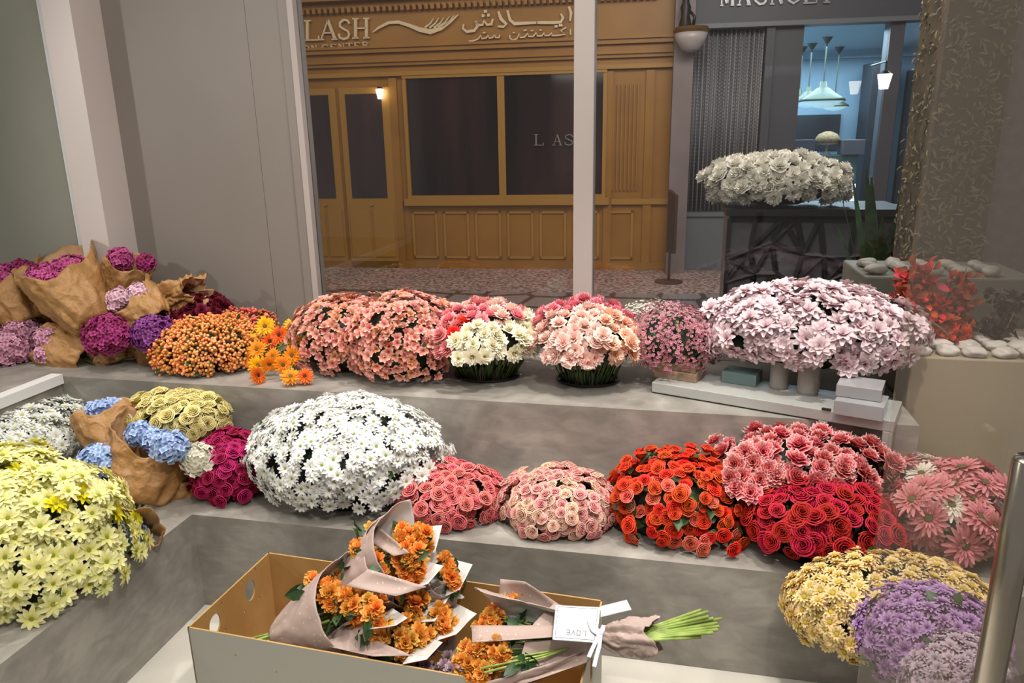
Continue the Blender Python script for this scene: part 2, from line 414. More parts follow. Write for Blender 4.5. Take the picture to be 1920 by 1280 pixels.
def mound(name, label, bbox, y, b, base, pick, L, gap, group=None, cat_='flowers', maxth=118, lump=.07, core='darkleaf', leafn=60, leafL=.045, stems=None, pot=None, jit=.35, upmix=.15, limit=100, zmin=.014, dx=None, z=None, hmul=1.0, skip=0.0, drop=None, fill=.84):
    """a domed bunch of cut flowers: pick(u, v, w) chooses the bloom by place on the dome"""
    x0, x1, y0, y1 = bbox; cx, cy = (x0+x1)/2, (y0+y1)/2
    C = at(cx, cy, y=y) if z is None else at(cx, cy, z=z)
    dv = C-CAM; dist = dv@FW; sc = F_PX/dist
    a = (x1-x0)/2/sc-L*.4; dep = math.atan2(-dv[2], math.hypot(dv[0], dv[1])); Vh = (y1-y0)/2/sc-L*.4
    h = math.sqrt(max((.3*Vh)**2, Vh**2-(b*math.sin(dep))**2))/math.cos(dep)*hmul
    root = empty(name, (C[0], C[1], base), label, cat_, group)
    az = math.atan2(dv[0], dv[1])      # bunch faces the viewer's side of the room
    mth = R(maxth)
    N = int(2*math.pi*(1-math.cos(mth))*((a*b)**.8+(a*h)**.8+(b*h)**.8)**(1/.8)/(3**(1/.8))/(gap*gap))
    items = []; fol = []; foln = []
    off = rng.uniform(0, 50)
    for i in range(N):
        zc = 1-(i+.5)/N*(1-math.cos(mth)); ph = i*2.399963+rng.uniform(-1, 1)*jit*gap/a
        rr = math.sqrt(max(0, 1-zc*zc)); d = np.array([rr*math.cos(ph), rr*math.sin(ph), zc])
        if rng.uniform() < skip: continue
        ca, sa = math.cos(az), math.sin(az)
        s = 1+lump*noise.noise(Vector(d*2.3)+Vector((off, 0, 0)))*1.6
        s += rng.uniform(-1, .75)*jit*gap/max(a, h)*.9
        loc = np.array([d[0]*a, d[1]*b, d[2]*h])*s
        w = np.array([loc[0]*ca+loc[1]*sa*0+loc[1]*sa, -loc[0]*sa*0+loc[1]*ca-loc[0]*sa*.0, loc[2]])
        w = np.array([loc[0], loc[1], loc[2]])
        n = np.array([d[0]/a, d[1]/b, d[2]/h]); n /= np.linalg.norm(n); n = n+np.array([0, 0, upmix])+rng.normal(size=3)*.18
        p = C+w
        if p[2] < base+zmin+L*.3: continue
        if p[1] > 3.2 and y < 3.3 and p[1] < 3.5 and z is None: continue
        if drop and drop(d): continue
        r = pick(d[0], d[2], -d[1])
        if r is None: continue
        k, m, e = r[:3]; Lq = r[3] if len(r) > 3 else L
        items.append((p, n, k, Lq, m, e, rng.uniform(.86, 1.12)))
        if rng.uniform() < leafn/max(N, 1): fol.append(p-n*L*.5); foln.append(n+rng.normal(size=3)*.5)
    emit_flowers(root, items, limit)
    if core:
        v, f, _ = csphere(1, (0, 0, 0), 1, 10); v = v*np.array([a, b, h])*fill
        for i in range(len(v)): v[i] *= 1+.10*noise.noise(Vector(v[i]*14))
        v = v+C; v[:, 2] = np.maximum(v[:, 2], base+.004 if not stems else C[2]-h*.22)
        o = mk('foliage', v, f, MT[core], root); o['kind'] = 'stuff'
    if fol: leaves(root, fol, foln, leafL, 'leaves')
    if stems:
        n_, rb, rt, lab = stems; mb = MB()
        for i in range(n_):
            t = 2*math.pi*i/n_+rng.uniform(-.1, .1); q = rng.uniform(.75, 1)
            p0 = (C[0]+rb*q*math.cos(t), C[1]+rb*q*.8*math.sin(t), base+.006); p2 = (C[0]+rt*a*q*math.cos(t+.1), C[1]+rt*b*q*math.sin(t+.1), C[2]-h*.15)
            p1 = tuple((p0[j]*.6+p2[j]*.4)+rng.uniform(-.006, .006) - (.03*(p2[j]-p0[j]) if j < 2 else 0) for j in range(3))
            mb.tube([p0, p1, p2], .0026, 5)
        o = mb.out('stem_bundle', MT['stem'], root, smooth=True); o['kind'] = 'stuff'
    if pot:
        r = pot; MB().lathe((C[0], C[1], base), [(r*.96, .0), (r, .006), (r, .012), (r*.94, .012), (r*.92, .005)], 40, sy=.82).out('bucket', MT['bucket'], root, smooth=False)
    ALL_MOUNDS.append((root, C, a, b, h))
    return root, C, a, b, h

# ------------------------------------------------------------------ room shell
Y1, Y2, Y3, Z1, Z2 = 2.075, 2.55, 3.25, .372, .69
XL1, XL2 = -1.645, -2.57
XR2 = .84
def st(name, mb, mat, **k):
    o = mb.out(name, mat, **k); o['kind'] = 'structure'; return o
st('floor', MB().box((-4.5, -1.5, -.08), (3.5, 3.3, 0)), MT['floor'])
# stepped plinth: lower step wraps the left side, upper step behind it
lower = MB()
lower.box((XL2+.001, -.6, 0.001), (XL1, 3.24, Z1)); lower.box((XL1, Y1, .001), (2.4, 3.24, Z1))
st('trim_1', lower, MT['concrete'])['label'] = 'lower cement display step along the window and left side'
upper = MB().box((XL2-.0, Y2, Z1+.001), (XR2, 3.24, Z2))
st('trim_2', upper, MT['concrete'])['label'] = 'upper cement display step under the window'
wing = MB().box((-4.2, -.6, .001), (XL2-.001, 3.24, Z2-.001))
st('trim_3', wing, MT['concrete'])['label'] = 'upper cement display step on the left side'
# white rail capping the left step
st('trim_4', MB().box((XL2-.045, -.6, Z2-.03), (XL2+.012, Y2-.002, Z2+.012)), MT['rail'])['label'] = 'glossy white rail along the left step'
# back wall left of the window
wl = MB().box((-2.50, Y3, 0), (at(515, 500, y=Y3)[0], Y3+.12, 3.6))
xa = at(505, 450, y=Y3)[0]; xb = at(603, 560, y=Y3)[0]
w1 = MB().box((-4.4, Y3, 0), (xa-.002, Y3+.12, 3.6)); st('wall_back', w1, MT['wall'])
w2 = MB().box((xa+.002, Y3-.004, 0), (xb-.075, Y3+.12, 3.6)); w2.box((xb-.075, Y3-.022, 0), (xb-.03, Y3+.12, 3.6))
st('wall_back_reveal', w2, MT['wall'])
# post at the corner and the painted glass panel beside it
px0 = at(205, 637, y=3.13)[0]; px1 = at(253, 637, y=3.13)[0]
post = MB().box((px0, 3.06, Z2), (px1, Y3, 3.6)); st('trim_5', post, MT['post'])['label'] = 'pale vertical post in the left corner'
post2 = MB().box((px0-.075, 3.12, Z2), (px0-.045, Y3, 3.6)); post2.box((px0-.035, 3.10, Z2), (px0-.008, Y3, 3.6)); st('trim_6', post2, MT['rail'])['label'] = 'pair of thin light strips beside the corner post'
st('wall_left', MB().box((-4.4, 3.15, Z2), (px0-.075, 3.24, 3.6)), MT['greenpane'])
# window frame
xm0 = at(1077, 300, y=Y3)[0]; xm1 = at(1114, 300, y=Y3)[0]
wz = .84
fr = MB(); fr.box((xb-.03, Y3-.03, wz), (xb, Y3+.06, 3.6)); fr.box((xm0, Y3-.03, wz), (xm1, Y3+.06, 3.6))
fr.box((xb-.03, Y3-.03, Z2), (2.4, Y3+.12, wz)); fr.box((XR2+.01, Y3-.005, 0), (2.4, Y3+.12, Z2))
win = empty('window_1', ((xb+xm0)/2, Y3, wz), None, None); win['kind'] = 'structure'
fr.out('window_frame', MT['frame'], win, bevel=.003)
MB().box((xb, Y3+.01, wz), (xm0, Y3+.018, 3.6)).out('window_pane', MT['glass'], win)
MB().box((xm1, Y3+.01, wz), (2.4, Y3+.018, 3.6)).out('window_pane', MT['glass'], win)

# ------------------------------------------------------------------ mall outside
def tile_mat():
    m, t, N, L, P = nt('mall_floor_tiles'); tc = N.new('ShaderNodeTexCoord'); mp = N.new('ShaderNodeMapping'); mp.inputs['Scale'].default_value = (1.5, 1.1, 1)
    v = N.new('ShaderNodeTexVoronoi'); v.feature = 'DISTANCE_TO_EDGE'; v.inputs['Scale'].default_value = 1.5; v.inputs['Randomness'].default_value = .35
    L.new(tc.outputs['Object'], mp.inputs[0]); L.new(mp.outputs[0], v.inputs['Vector'])
    r = N.new('ShaderNodeValToRGB'); r.color_ramp.elements[0].position = .05; r.color_ramp.elements[0].color = srgb('4a4448'); r.color_ramp.elements[1].position = .09; r.color_ramp.elements[1].color = srgb('8f878a')
    L.new(v.outputs['Distance'], r.inputs[0]); L.new(r.outputs[0], P.inputs['Base Color']); P.inputs['Roughness'].default_value = .25
    return m
def speck_mat(name, c1, c2, sc):
    m, t, N, L, P = nt(name); tc = N.new('ShaderNodeTexCoord'); v = N.new('ShaderNodeTexNoise'); v.inputs['Scale'].default_value = sc; v.inputs['Detail'].default_value = 3
    L.new(tc.outputs['Object'], v.inputs['Vector']); r = N.new('ShaderNodeValToRGB'); r.color_ramp.elements[0].position = .44; r.color_ramp.elements[1].position = .56
    r.color_ramp.elements[0].color = srgb(c1); r.color_ramp.elements[1].color = srgb(c2)
    L.new(v.outputs[0], r.inputs[0]); L.new(r.outputs[0], P.inputs['Base Color']); P.inputs['Roughness'].default_value = .6
    return m
MT['tiles'] = tile_mat(); MT['pinkspeck'] = speck_mat('pink_speckle', '7a625f', 'b7a19c', 22)
st('floor_mall', MB().box((-8, 3.38, -.08), (6, 12, 0)), MT['tiles'])
FA = R(3.6); FO = np.array([-4.6, 9.15, 0]); FU = np.array([math.cos(FA), math.sin(FA), 0]); FN = np.array([math.sin(FA), -math.cos(FA), 0])
def fp(px, py, off=0.0):
    d = AX*(px-960)/F_PX - UPV*(py-640)/F_PX + FW
    t = ((FO+FN*off-CAM)@FN)/(d@FN); return CAM+d*t
def fbox(mb, x0, x1, y0, y1, o0, o1, mi=0, mid=None):
    """block on the shop front: pixel extents read on its front plane, depth offsets in metres"""
    cy = (y0+y1)/2; cx = (x0+x1)/2
    pL = fp(x0, cy, o1); pR = fp(x1, cy, o1); zt = fp(cx, y0, o1)[2]; zb = fp(cx, y1, o1)[2]
    u0 = (pL-FO)@FU; u1 = (pR-FO)@FU
    P = lambda u, z, o: FO+FU*u+FN*o+np.array([0, 0, z])
    mb.slab([P(u0, zb, o1), P(u1, zb, o1), P(u1, zt, o1), P(u0, zt, o1)], -FN*(o1-o0), mi)
    return u0, u1, zb, zt
def fblk(mb, u0, u1, z0, z1, o0, o1, mi=0):
    P = lambda u, z, o: FO+FU*u+FN*o+np.array([0, 0, z])
    mb.slab([P(u0, z0, o1), P(u1, z0, o1), P(u1, z1, o1), P(u0, z1, o1)], -FN*(o1-o0), mi)
def uz(px, py, off=0):
    p = fp(px, py, off); return (p-FO)@FU, p[2]
band = MB(); fblk(band, -3, 9, 0, .008, 0, 1.45); st('floor_speckled_band', band, MT['pinkspeck'])  # pink speckled band along the foot of the shop fronts
MT['ochre'] = plain('ochre_paint', '96661f', .45, c2='a27028', scale=2)
MT['ochre_l'] = plain('ochre_trim', 'aa7c34', .4)
MT['darkglass'] = plain('dark_window_glass', '150f10', .08, c2='40292a', scale=.9, stretch=(2, 2, .3))
MT['signl'] = plain('sign_letter_metal', 'e0c8a4', .35)
sf = empty('beauty_salon', FO, 'ochre panelled shop front with double doors and dark windows across the corridor', 'shop')
b = MB(); uR = uz(1254, 300)[0]
fblk(b, -3, uR, 0, 4.6, -.15, 0); b.out('wall_panel', MT['ochre'], sf)
u_d0, z_dt = uz(560, 168); u_d1 = uz(736, 300)[0]; u_w0, z_wt = uz(762, 148); u_wm0 = uz(935, 250)[0]; u_wm1 = uz(948, 250)[0]; u_w1 = uz(1130, 250)[0]; z_wb = uz(940, 365)[1]
z_rail0, z_rail1 = uz(900, 384)[1], uz(900, 374)[1]
# cornices and bands
for (py, th, o1, nm) in ((-16, .16, .16, 'cornice'), (92, .05, .06, 'band'), (118, .04, .05, 'band')):
    z = uz(800, py)[1]; m = MB(); fblk(m, -3, uR, z-th/2, z+th/2, 0, o1); fblk(m, -3, uR, z+th/2, z+th/2+.03, 0, o1+.03); m.out(nm, MT['ochre'], sf)
m = MB(); z = uz(800, 9)[1]
for i in range(90): fblk(m, -2.4+i*.075, -2.36+i*.075, z-.06, z, 0, .1)
m.out('dentil_row', MT['ochre'], sf)
z = uz(800, 138)[1]; m = MB(); fblk(m, uz(575, 200)[0], uR, z-.02, z+.03, 0, .07); m.out('band', MT['ochre_l'], sf)
# windows
def shop_window(u0, u1):
    fw = .045; m = MB(); 
    fblk(m, u0-fw, u0, z_wb-fw, z_wt+fw, 0, .05); fblk(m, u1, u1+fw, z_wb-fw, z_wt+fw, 0, .05); fblk(m, u0-fw, u1+fw, z_wt, z_wt+fw, 0, .06); fblk(m, u0-fw, u1+fw, z_wb-fw, z_wb, 0, .06)
    f_ = m.out('window', MT['ochre_l'], sf); m = MB(); fblk(m, u0, u1, z_wb, z_wt, .001, .012); m.out('pane', MT['darkglass'], f_)
shop_window(u_w0, u_wm0); shop_window(u_wm1, u_w1)
m = MB(); fblk(m, u_w0-.09, u_w1+.09, z_rail0-.0, z_rail1+.02, 0, .09); m.out('sill', MT['ochre_l'], sf)
m = MB(); fblk(m, u_w1+.12, uR, z_rail0, z_rail1, 0, .05); m.out('rail', MT['ochre_l'], sf)
# doors
dl = [(uz(575, 270)[0]-.05, uz(638, 270)[0], uz(580, 270)[0], uz(624, 270)[0]), (uz(643, 270)[0], uz(738, 270)[0], uz(655, 270)[0], uz(722, 270)[0])]
z_pt, z_pb = uz(690, 176)[1], uz(690, 371)[1]
for (a0, a1, p0, p1) in dl:
    m = MB(); fblk(m, a0+.006, a1-.006, .01, z_dt, 0, .03); d_ = m.out('door', MT['ochre_l'], sf)
    m = MB(); fblk(m, p0, p1, z_pb, z_pt, .031, .036); m.out('pane', MT['darkglass'], d_)
    m = MB(); w = (a1-a0)/2-.03
    for k in range(2):
        q0 = a0+.04+k*(w+.01); fblk(m, q0, q0+w-.03, .16, z_pb-.14, .031, .045)
    m.out('lower_panel', MT['ochre_l'], d_)
    m = MB(); m.tube([FO+FU*((a0+a1)/2)+FN*.05+np.array([0, 0, z_pb-.09]), FO+FU*((a0+a1)/2+.03)+FN*.05+np.array([0, 0, z_pb-.09])], .012, 8); m.out('knob', MT['steel'], d_)
for pxx in (745, 1140, 1215):
    u = uz(pxx, 300)[0]; m = MB(); fblk(m, u-.05, u+.05, 0, 2.4, 0, .035)
    m.out('pilaster', MT['ochre'], sf)
m = MB(); u = uz(1150, 250)[0]; u2 = uz(1195, 250)[0]
for i in range(7): q = u+(u2-u)*i/6; fblk(m, q-.008, q+.008, z_rail1+.1, 2.25, 0, .03)
m.out('fluting', MT['ochre'], sf)
for i in range(7):
    u0 = u_w0-.02+i*.42; u1 = u0+.34
    if u1 > uR: break
    m = MB(); zt, zb = z_rail0-.08, .14
    for (q0, q1, r0, r1) in ((u0, u1, zt-.03, zt), (u0, u1, zb, zb+.03), (u0, u0+.03, zb, zt), (u1-.03, u1, zb, zt)): fblk(m, q0, q1, r0, r1, 0, .02)
    m.out('panel_moulding', MT['ochre_l'], sf)
m = MB(); fblk(m, -3, uR, 0.009, .1, 0, .03); m.out('skirting', MT['ochre'], sf)
# sign lettering
sg = empty('shop_sign', fp(800, 60, .02), 'raised pale gold lettering and eyelash emblem on the ochre shop front', 'sign')
def stroke(mb, pts, w, off=.02, dep=.03):
    """brush stroke on the shop front through photo points; w pixel widths"""
    P = [fp(x, y, off) for x, y in pts]; n = len(P); ws = w if isinstance(w, (list, tuple)) else [w]*n
    k = 7.9/F_PX*1.15
    V = []
    for i in range(n):
        t = P[min(i+1, n-1)]-P[max(i-1, 0)]; t /= np.linalg.norm(t)+1e-9; s = np.cross(t, FN); s /= np.linalg.norm(s)+1e-9
        V += [P[i]+s*ws[i]*k/2, P[i]-s*ws[i]*k/2]
    m = len(V); V2 = V+[v+FN*dep for v in V]
    Fc = [(2*i, 2*i+2, 2*i+3, 2*i+1) for i in range(n-1)]+[(m+2*i, m+2*i+1, m+2*i+3, m+2*i+2) for i in range(n-1)]
    Fc += [(2*i, m+2*i, m+2*i+2, 2*i+2) for i in range(n-1)]+[(2*i+1, 2*i+3, m+2*i+3, m+2*i+1) for i in range(n-1)]
    Fc += [(0, 1, m+1, m), (m-2, m-2+m, m-1+m, m-1)]
    mb.add(V2, Fc)
# small serif alphabet as strokes in a unit box (x 0-1, y 0 top - 1 bottom); T thick, t thin
GL = {'L': [([(.2, 0), (.2, 1)], 'T'), ([(0, 0), (.42, 0)], 't'), ([(0, 1), (.95, 1)], 't'), ([(.95, 1), (.97, .78)], 't')],
      'A': [([(.5, 0), (.15, 1)], 't'), ([(.5, 0), (.88, 1)], 'T'), ([(.27, .66), (.73, .66)], 't'), ([(0, 1), (.3, 1)], 't'), ([(.7, 1), (1, 1)], 't')],
      'S': [([(.9, .22), (.75, .04), (.45, 0), (.15, .15), (.15, .33), (.45, .48), (.75, .58), (.88, .76), (.75, .95), (.45, 1), (.15, .93), (.06, .72)], 'm')],
      'H': [([(.2, 0), (.2, 1)], 'T'), ([(.8, 0), (.8, 1)], 'T'), ([(.2, .5), (.8, .5)], 't'), ([(.03, 0), (.37, 0)], 't'), ([(.03, 1), (.37, 1)], 't'), ([(.63, 0), (.97, 0)], 't'), ([(.63, 1), (.97, 1)], 't')],
      'O': [([(.5, 0), (.15, .15), (.05, .5), (.15, .85), (.5, 1), (.85, .85), (.95, .5), (.85, .15), (.5, 0)], 'm')],
      'N': [([(.15, 1), (.15, 0)], 't'), ([(.15, 0), (.85, 1)], 'T'), ([(.85, 1), (.85, 0)], 't'), ([(0, 1), (.3, 1)], 't'), ([(.7, 0), (1, 0)], 't')],
      'C': [([(.92, .25), (.75, .04), (.45, 0), (.15, .18), (.06, .5), (.15, .82), (.45, 1), (.75, .96), (.92, .75)], 'm')],
      'E': [([(.2, 0), (.2, 1)], 'T'), ([(.02, 0), (.85, 0), (.87, .2)], 't'), ([(.2, .48), (.65, .48)], 't'), ([(.02, 1), (.9, 1), (.93, .78)], 't')],
      'T': [([(.5, 0), (.5, 1)], 'T'), ([(.02, .2), (.04, 0), (.96, 0), (.98, .2)], 't'), ([(.3, 1), (.7, 1)], 't')],
      'R': [([(.2, 0), (.2, 1)], 'T'), ([(.02, 0), (.5, 0), (.78, .1), (.78, .38), (.5, .5), (.2, .5)], 'm'), ([(.48, .5), (.98, 1)], 'T'), ([(.02, 1), (.38, 1)], 't')],
      'M': [([(.1, 1), (.1, 0)], 't'), ([(.1, 0), (.5, .9)], 'T'), ([(.5, .9), (.88, 0)], 't'), ([(.88, 0), (.88, 1)], 'T'), ([(0, 1), (.22, 1)], 't'), ([(.74, 1), (1, 1)], 't')],
      'G': [([(.92, .25), (.75, .04), (.45, 0), (.15, .18), (.06, .5), (.15, .82), (.45, 1), (.75, .96), (.88, .85), (.88, .6)], 'm'), ([(.66, .6), (1, .6)], 't')],
      'I': [([(.5, 0), (.5, 1)], 'T'), ([(.25, 0), (.75, 0)], 't'), ([(.25, 1), (.75, 1)], 't')]}
def letter(ch, x, y, w, h, parent, slope=0.0, T=None, off=.02, fn=stroke, mat=None):
    m = MB(); T = T or h*.15
    for pts, k in GL[ch]:
        q = [(x+a*w, y+b_*h+slope*a*w) for a, b_ in pts]
        fn(m, q, {'T': T, 't': T*.45, 'm': T*.75}[k], off)
    return m.out('letter', mat or MT['signl'], parent)
for ch, x, y, w, h in (('L', 572, 40, 28, 36), ('A', 598, 39, 36, 36), ('S', 635, 38, 24, 36), ('H', 661, 36, 34, 36)): letter(ch, x, y, w, h, sg, -.03)
for i, ch in enumerate('ON'): letter(ch, 569+i*15, 86-i*.5, 12, 10, sg, T=2)
for i, ch in enumerate('CENTER'): letter(ch, 605+i*15, 84.5-i*1.0, 12, 10, sg, T=2)
m = MB(); stroke(m, [(700, 61), (712, 52), (730, 43), (748, 42), (768, 48), (788, 56), (808, 60), (828, 54), (845, 42), (860, 28)], [1.5, 4, 5, 5.5, 6, 8, 9, 6, 4, 2]); m.out('emblem_curve', MT['signl'], sg)
for x0, y0, x1, y1 in ((798, 52, 814, 35), (806, 53, 824, 34), (814, 53, 834, 33), (822, 52, 844, 31), (830, 50, 853, 29)):
    m = MB(); stroke(m, [(x0, y0), ((x0+x1)/2+2, (y0+y1)/2+1), (x1, y1)], [3.5, 2.5, 1]); m.out('emblem_lash', MT['signl'], sg)
AR = [([(1067, 13), (1071, 25), (1069, 40)], [4, 5, 3]), ([(1052, 26), (1056, 34), (1052, 42), (1040, 43), (1015, 43), (1008, 43)], [3, 5, 5, 5, 5, 4]), ([(1048, 48), (1055, 48)], 4), ([(1040, 50), (1046, 50)], 4),
      ([(1006, 43), (985, 44), (965, 45), (957, 38), (952, 20)], [4, 5, 6, 5, 4]), ([(935, 22), (940, 36), (950, 46), (944, 51), (934, 50)], [4, 6, 5, 4, 3]),
      ([(925, 36), (922, 46), (914, 47), (908, 40), (906, 47), (898, 48), (893, 42)], [3, 5, 4, 4, 4, 4, 4]), ([(893, 40), (896, 50), (890, 58), (876, 60), (869, 54), (870, 46)], [4, 5, 5, 5, 4, 3]), ([(904, 30), (909, 30)], 5), ([(914, 29), (919, 29)], 5), ([(908, 22), (914, 22)], 5),
      ([(1070, 55), (1070, 66)], 2.4), ([(1062, 52), (1052, 58), (1060, 65), (1045, 67), (1035, 67), (1035, 62), (1030, 67), (1022, 67), (1021, 62), (1016, 68), (1008, 68), (1006, 62), (1000, 69), (992, 69), (990, 63), (984, 70), (976, 71), (974, 64), (970, 73), (962, 76), (956, 71), (957, 66)], 2.6),
      ([(938, 66), (936, 71), (930, 71), (928, 66), (924, 71), (918, 72), (916, 67), (912, 72), (904, 73), (902, 67), (898, 73), (892, 76), (880, 78)], 2.6), ([(1012, 57), (1016, 57)], 2.5), ([(996, 58), (1000, 58)], 2.5), ([(982, 58), (988, 57)], 2.5), ([(906, 62), (911, 62)], 2.5), ([(962, 62), (966, 62)], 2.5)]
for pts, w in AR: m = MB(); stroke(m, pts, w); m.out('arabic_letter', MT['signl'], sg)
# faint lettering on the dark window
sg2 = empty('window_lettering', fp(1010, 270, .03), 'small pale lettering on the dark right window of the ochre shop', 'sign')
MT['pale'] = plain('pale_vinyl', '8d8178', .5)
for ch, x in (('L', 1002), ('A', 1036), ('S', 1058), ('H', 1080)): letter(ch, x, 252, 18, 20, sg2, T=2.2, mat=MT['pale'])
# glowing lantern added in place of a lamp reflection beside the door
MT['lamp'] = emit('lamp_reflection_glow', 'fff2dc', 7)
ln = empty('door_lamp_reflection', fp(712, 176, .1), 'small glowing lantern standing in for a lamp reflection beside the ochre double doors', 'lamp')
pc = fp(712, 176, .1)
MB().lathe(pc, [(.028, -.06), (.05, .055), (.012, .06)], 6).out('glass_shade', MT['lamp'], ln); MB().lathe(pc, [(.055, .06), (.02, .085)], 6).out('cap', MT['bucket'], ln); MB().tube([pc+[0, 0, .08], pc-FN*.1+[0, 0, .08]], .008, 6).out('bracket', MT['bucket'], ln)

# grey column between the two shops
MT['greycol'] = plain('grey_stone', '7b6d6b', .5, c2='85787a', scale=2)
m = MB(); uC0 = uR; uC1 = uz(1292, 300, .25)[0]
fblk(m, uC0, uC1, 0, 4.6, -.1, .25); tag(m.out('stone_column', MT['greycol']), 'plain grey stone column between the two shops', 'column')
sc_ = empty('wall_bowl_sconce', fp(1296, 75, .45), 'gilded rim bowl sconce high on the grey column', 'lamp')
p = fp(1296, 62, .45); MT['gold'] = plain('aged_gilding', '7a5a2c', .35, .6); MT['opal'] = plain('opal_glass', 'b0a7a6', .3)
MB().lathe(p, [(.19, 0), (.2, .03), (.18, .06)], 24).out('rim', MT['gold'], sc_); MB().lathe(p, [(.03, -.2), (.1, -.17), (.16, -.08), (.185, 0)], 24).out('bowl', MT['opal'], sc_, smooth=True)
MT['bronze'] = plain('dark_bronze', '2a211d', .4, .5)
m = MB(); q = fp(1284, 58, .42); m.lathe(q, [(.05, 0), (.07, .06), (.045, .16), (.06, .24), (.035, .3), (.045, .36), (.02, .42)], 12)
m.tube([q+[.03, 0, .22], q+[.1, 0, .14], q+[.09, 0, .05]], .018, 6); tag(m.out('figurine', MT['bronze'], smooth=True), 'dark bronze figurine sitting on the bowl sconce', 'statue')

# second shop: grey fascia, curtain, window into a blue-lit bakery
s2 = empty('bakery', fp(1500, 540, 0)*[1, 1, 0], 'grey shop front with a blue-lit window right of the stone column', 'shop')
MT['slate'] = plain('slate_paint', '4a4a52', .5); MT['slate_l'] = plain('slate_trim', '6b6e74', .45)
u0 = uC1; uE = 9.5; zf = uz(1500, 40)[1]
m = MB(); fblk(m, u0, uE, zf, 4.6, -.2, .08); m.out('fascia', MT['slate'], s2)
m = MB(); fblk(m, u0, uE, zf-.05, zf, -.1, .12); m.out('fascia_trim', MT['slate_l'], s2)
uq = lambda x, y=230: uz(x, y)[0]
z_low = uz(1320, 405)[1]
m = MB(); fblk(m, u0, uq(1440), 0, z_low, -.2, .03); m.out('lower_wall', MT['slate_l'], s2)
m = MB(); fblk(m, u0, uq(1440), z_low, z_low+.05, -.2, .06); m.out('lower_rail', MT['slate_l'], s2)
m = MB(); fblk(m, uq(1425), uq(1440), 0, zf, -.2, .06); m.out('mullion', MT['slate'], s2)
m = MB(); fblk(m, uq(1440), uq(1494), 0, zf, -.2, .0); m.out('pier', MT['slate'], s2)
m = MB(); fblk(m, uq(1650), uq(1676), 0, zf, -.2, .02); m.out('mullion', MT['slate'], s2)
m = MB(); fblk(m, uq(1762), uE, 0, zf, -.2, .02); m.out('pier', MT['slate'], s2)
z_cb = uz(1550, 400)[1]
m = MB(); fblk(m, uq(1494), uq(1762), 0, z_cb, -.2, .0); m.out('lower_wall', MT['slate'], s2)
MT['glass2'] = glass_mat('shop_glass', (.85, .88, .9))
m = MB(); fblk(m, uq(1494), uq(1650), z_cb, zf, -.05, -.04); m.out('pane', MT['glass2'], s2)
m = MB(); fblk(m, uq(1676), uq(1762), z_cb, zf, -.05, -.04); m.out('pane', MT['glass2'], s2)
# pleated net curtain
n = 90; V = []; uA, uB = u0+.02, uq(1425)
for i in range(n):
    u = uA+(uB-uA)*i/(n-1); o_ = -.06+.03*math.sin(i*1.1)
    for z in (z_low+.05, zf): V.append(FO+FU*u+FN*o_+np.array([0, 0, z]))
def curtain_mat():
    m, t, N, L, P = nt('net_curtain'); tc = N.new('ShaderNodeTexCoord'); mp = N.new('ShaderNodeMapping'); mp.inputs['Rotation'].default_value = (0, R(45), 0)
    c = N.new('ShaderNodeTexChecker'); c.inputs['Scale'].default_value = 34; c.inputs[1].default_value = srgb('9a989b'); c.inputs[2].default_value = srgb('636166')
    L.new(tc.outputs['Object'], mp.inputs[0]); L.new(mp.outputs[0], c.inputs['Vector']); L.new(c.outputs[0], P.inputs['Base Color']); return m
cu = mk('net_curtain', V, [(2*i, 2*i+2, 2*i+3, 2*i+1) for i in range(n-1)], curtain_mat()); tag(cu, 'grey diamond-mesh net curtain hanging beside the bakery window', 'curtain')
so = cu.modifiers.new('s', 'SOLIDIFY'); so.thickness = .004
sg3 = empty('bakery_sign', fp(1450, 0, .12), 'silver raised letters on the grey fascia at top right', 'sign')
MT['silver'] = plain('silver_letter', '9a9a9e', .3, .3)
for i, ch in enumerate('MAGNOLI'):
    letter(ch, 1350+i*31, -27-i*.9, 26, 38, sg3, -.03, T=5, off=.085, mat=MT['silver'])
# bakery interior
uI0, uI1 = uq(1430), uE; D = 3.4
MT['blue_wall'] = plain('pale_blue_wall', '7e97a8', .6); MT['blue_ceil'] = plain('pale_blue_ceiling', 'a5c0cf', .6); MT['night'] = plain('dark_cabinet', '24262c', .5)
m = MB(); fblk(m, uI0, uI1, 0, 4.2, -D-.1, -D); st('wall_bakery_back', m, MT['blue_wall'])
m = MB(); fblk(m, uI0-.1, uI0, 0, 4.2, -D, -.2); st('wall_bakery_side', m, MT['blue_wall'])
zc_ = fp(1560, 95, -D)[2]
m = MB(); fblk(m, uI0, uI1, zc_, zc_+.08, -D, -.2); st('ceiling_bakery', m, MT['blue_ceil'])
m = MB(); fblk(m, uI0, uI1, zc_-.12, zc_, -D, -D+.08); st('trim_bakery_cornice', m, MT['blue_ceil'])
pI = FO+FU*(uz(1570, 200)[0]+.1)-FN*1.6
light('bakery_light', 'AREA', (pI[0]-.1, pI[1], zc_-.12), (pI[0], pI[1], 0), 190, (.66, .86, 1), size=2.6)
def bk(px0, px1, py0, py1, dep, th, name, mat, label, cat_, group=None):
    m = MB(); o1 = -dep; r = fbox(m, px0, px1, py0, py1, o1-th, o1); o = m.out(name, mat, bevel=.004); tag(o, label, cat_, group); return r
bk(1602, 1652, 116, 800, 2.6, .5, 'tall_cabinet', MT['night'], 'tall dark cabinet inside the bakery behind the pendant lamps', 'cabinet')
bk(1486, 1574, 215, 282, 3.36, .04, 'menu_board', MT['night'], 'black menu board on the blue bakery wall', 'board')
bk(1676, 1760, 130, 760, 2.8, .3, 'display_shelf', MT['night'], 'dark shelving seen through the rightmost bakery pane', 'shelf')
MT['teal'] = plain('teal_glass', '4d625e', .2)
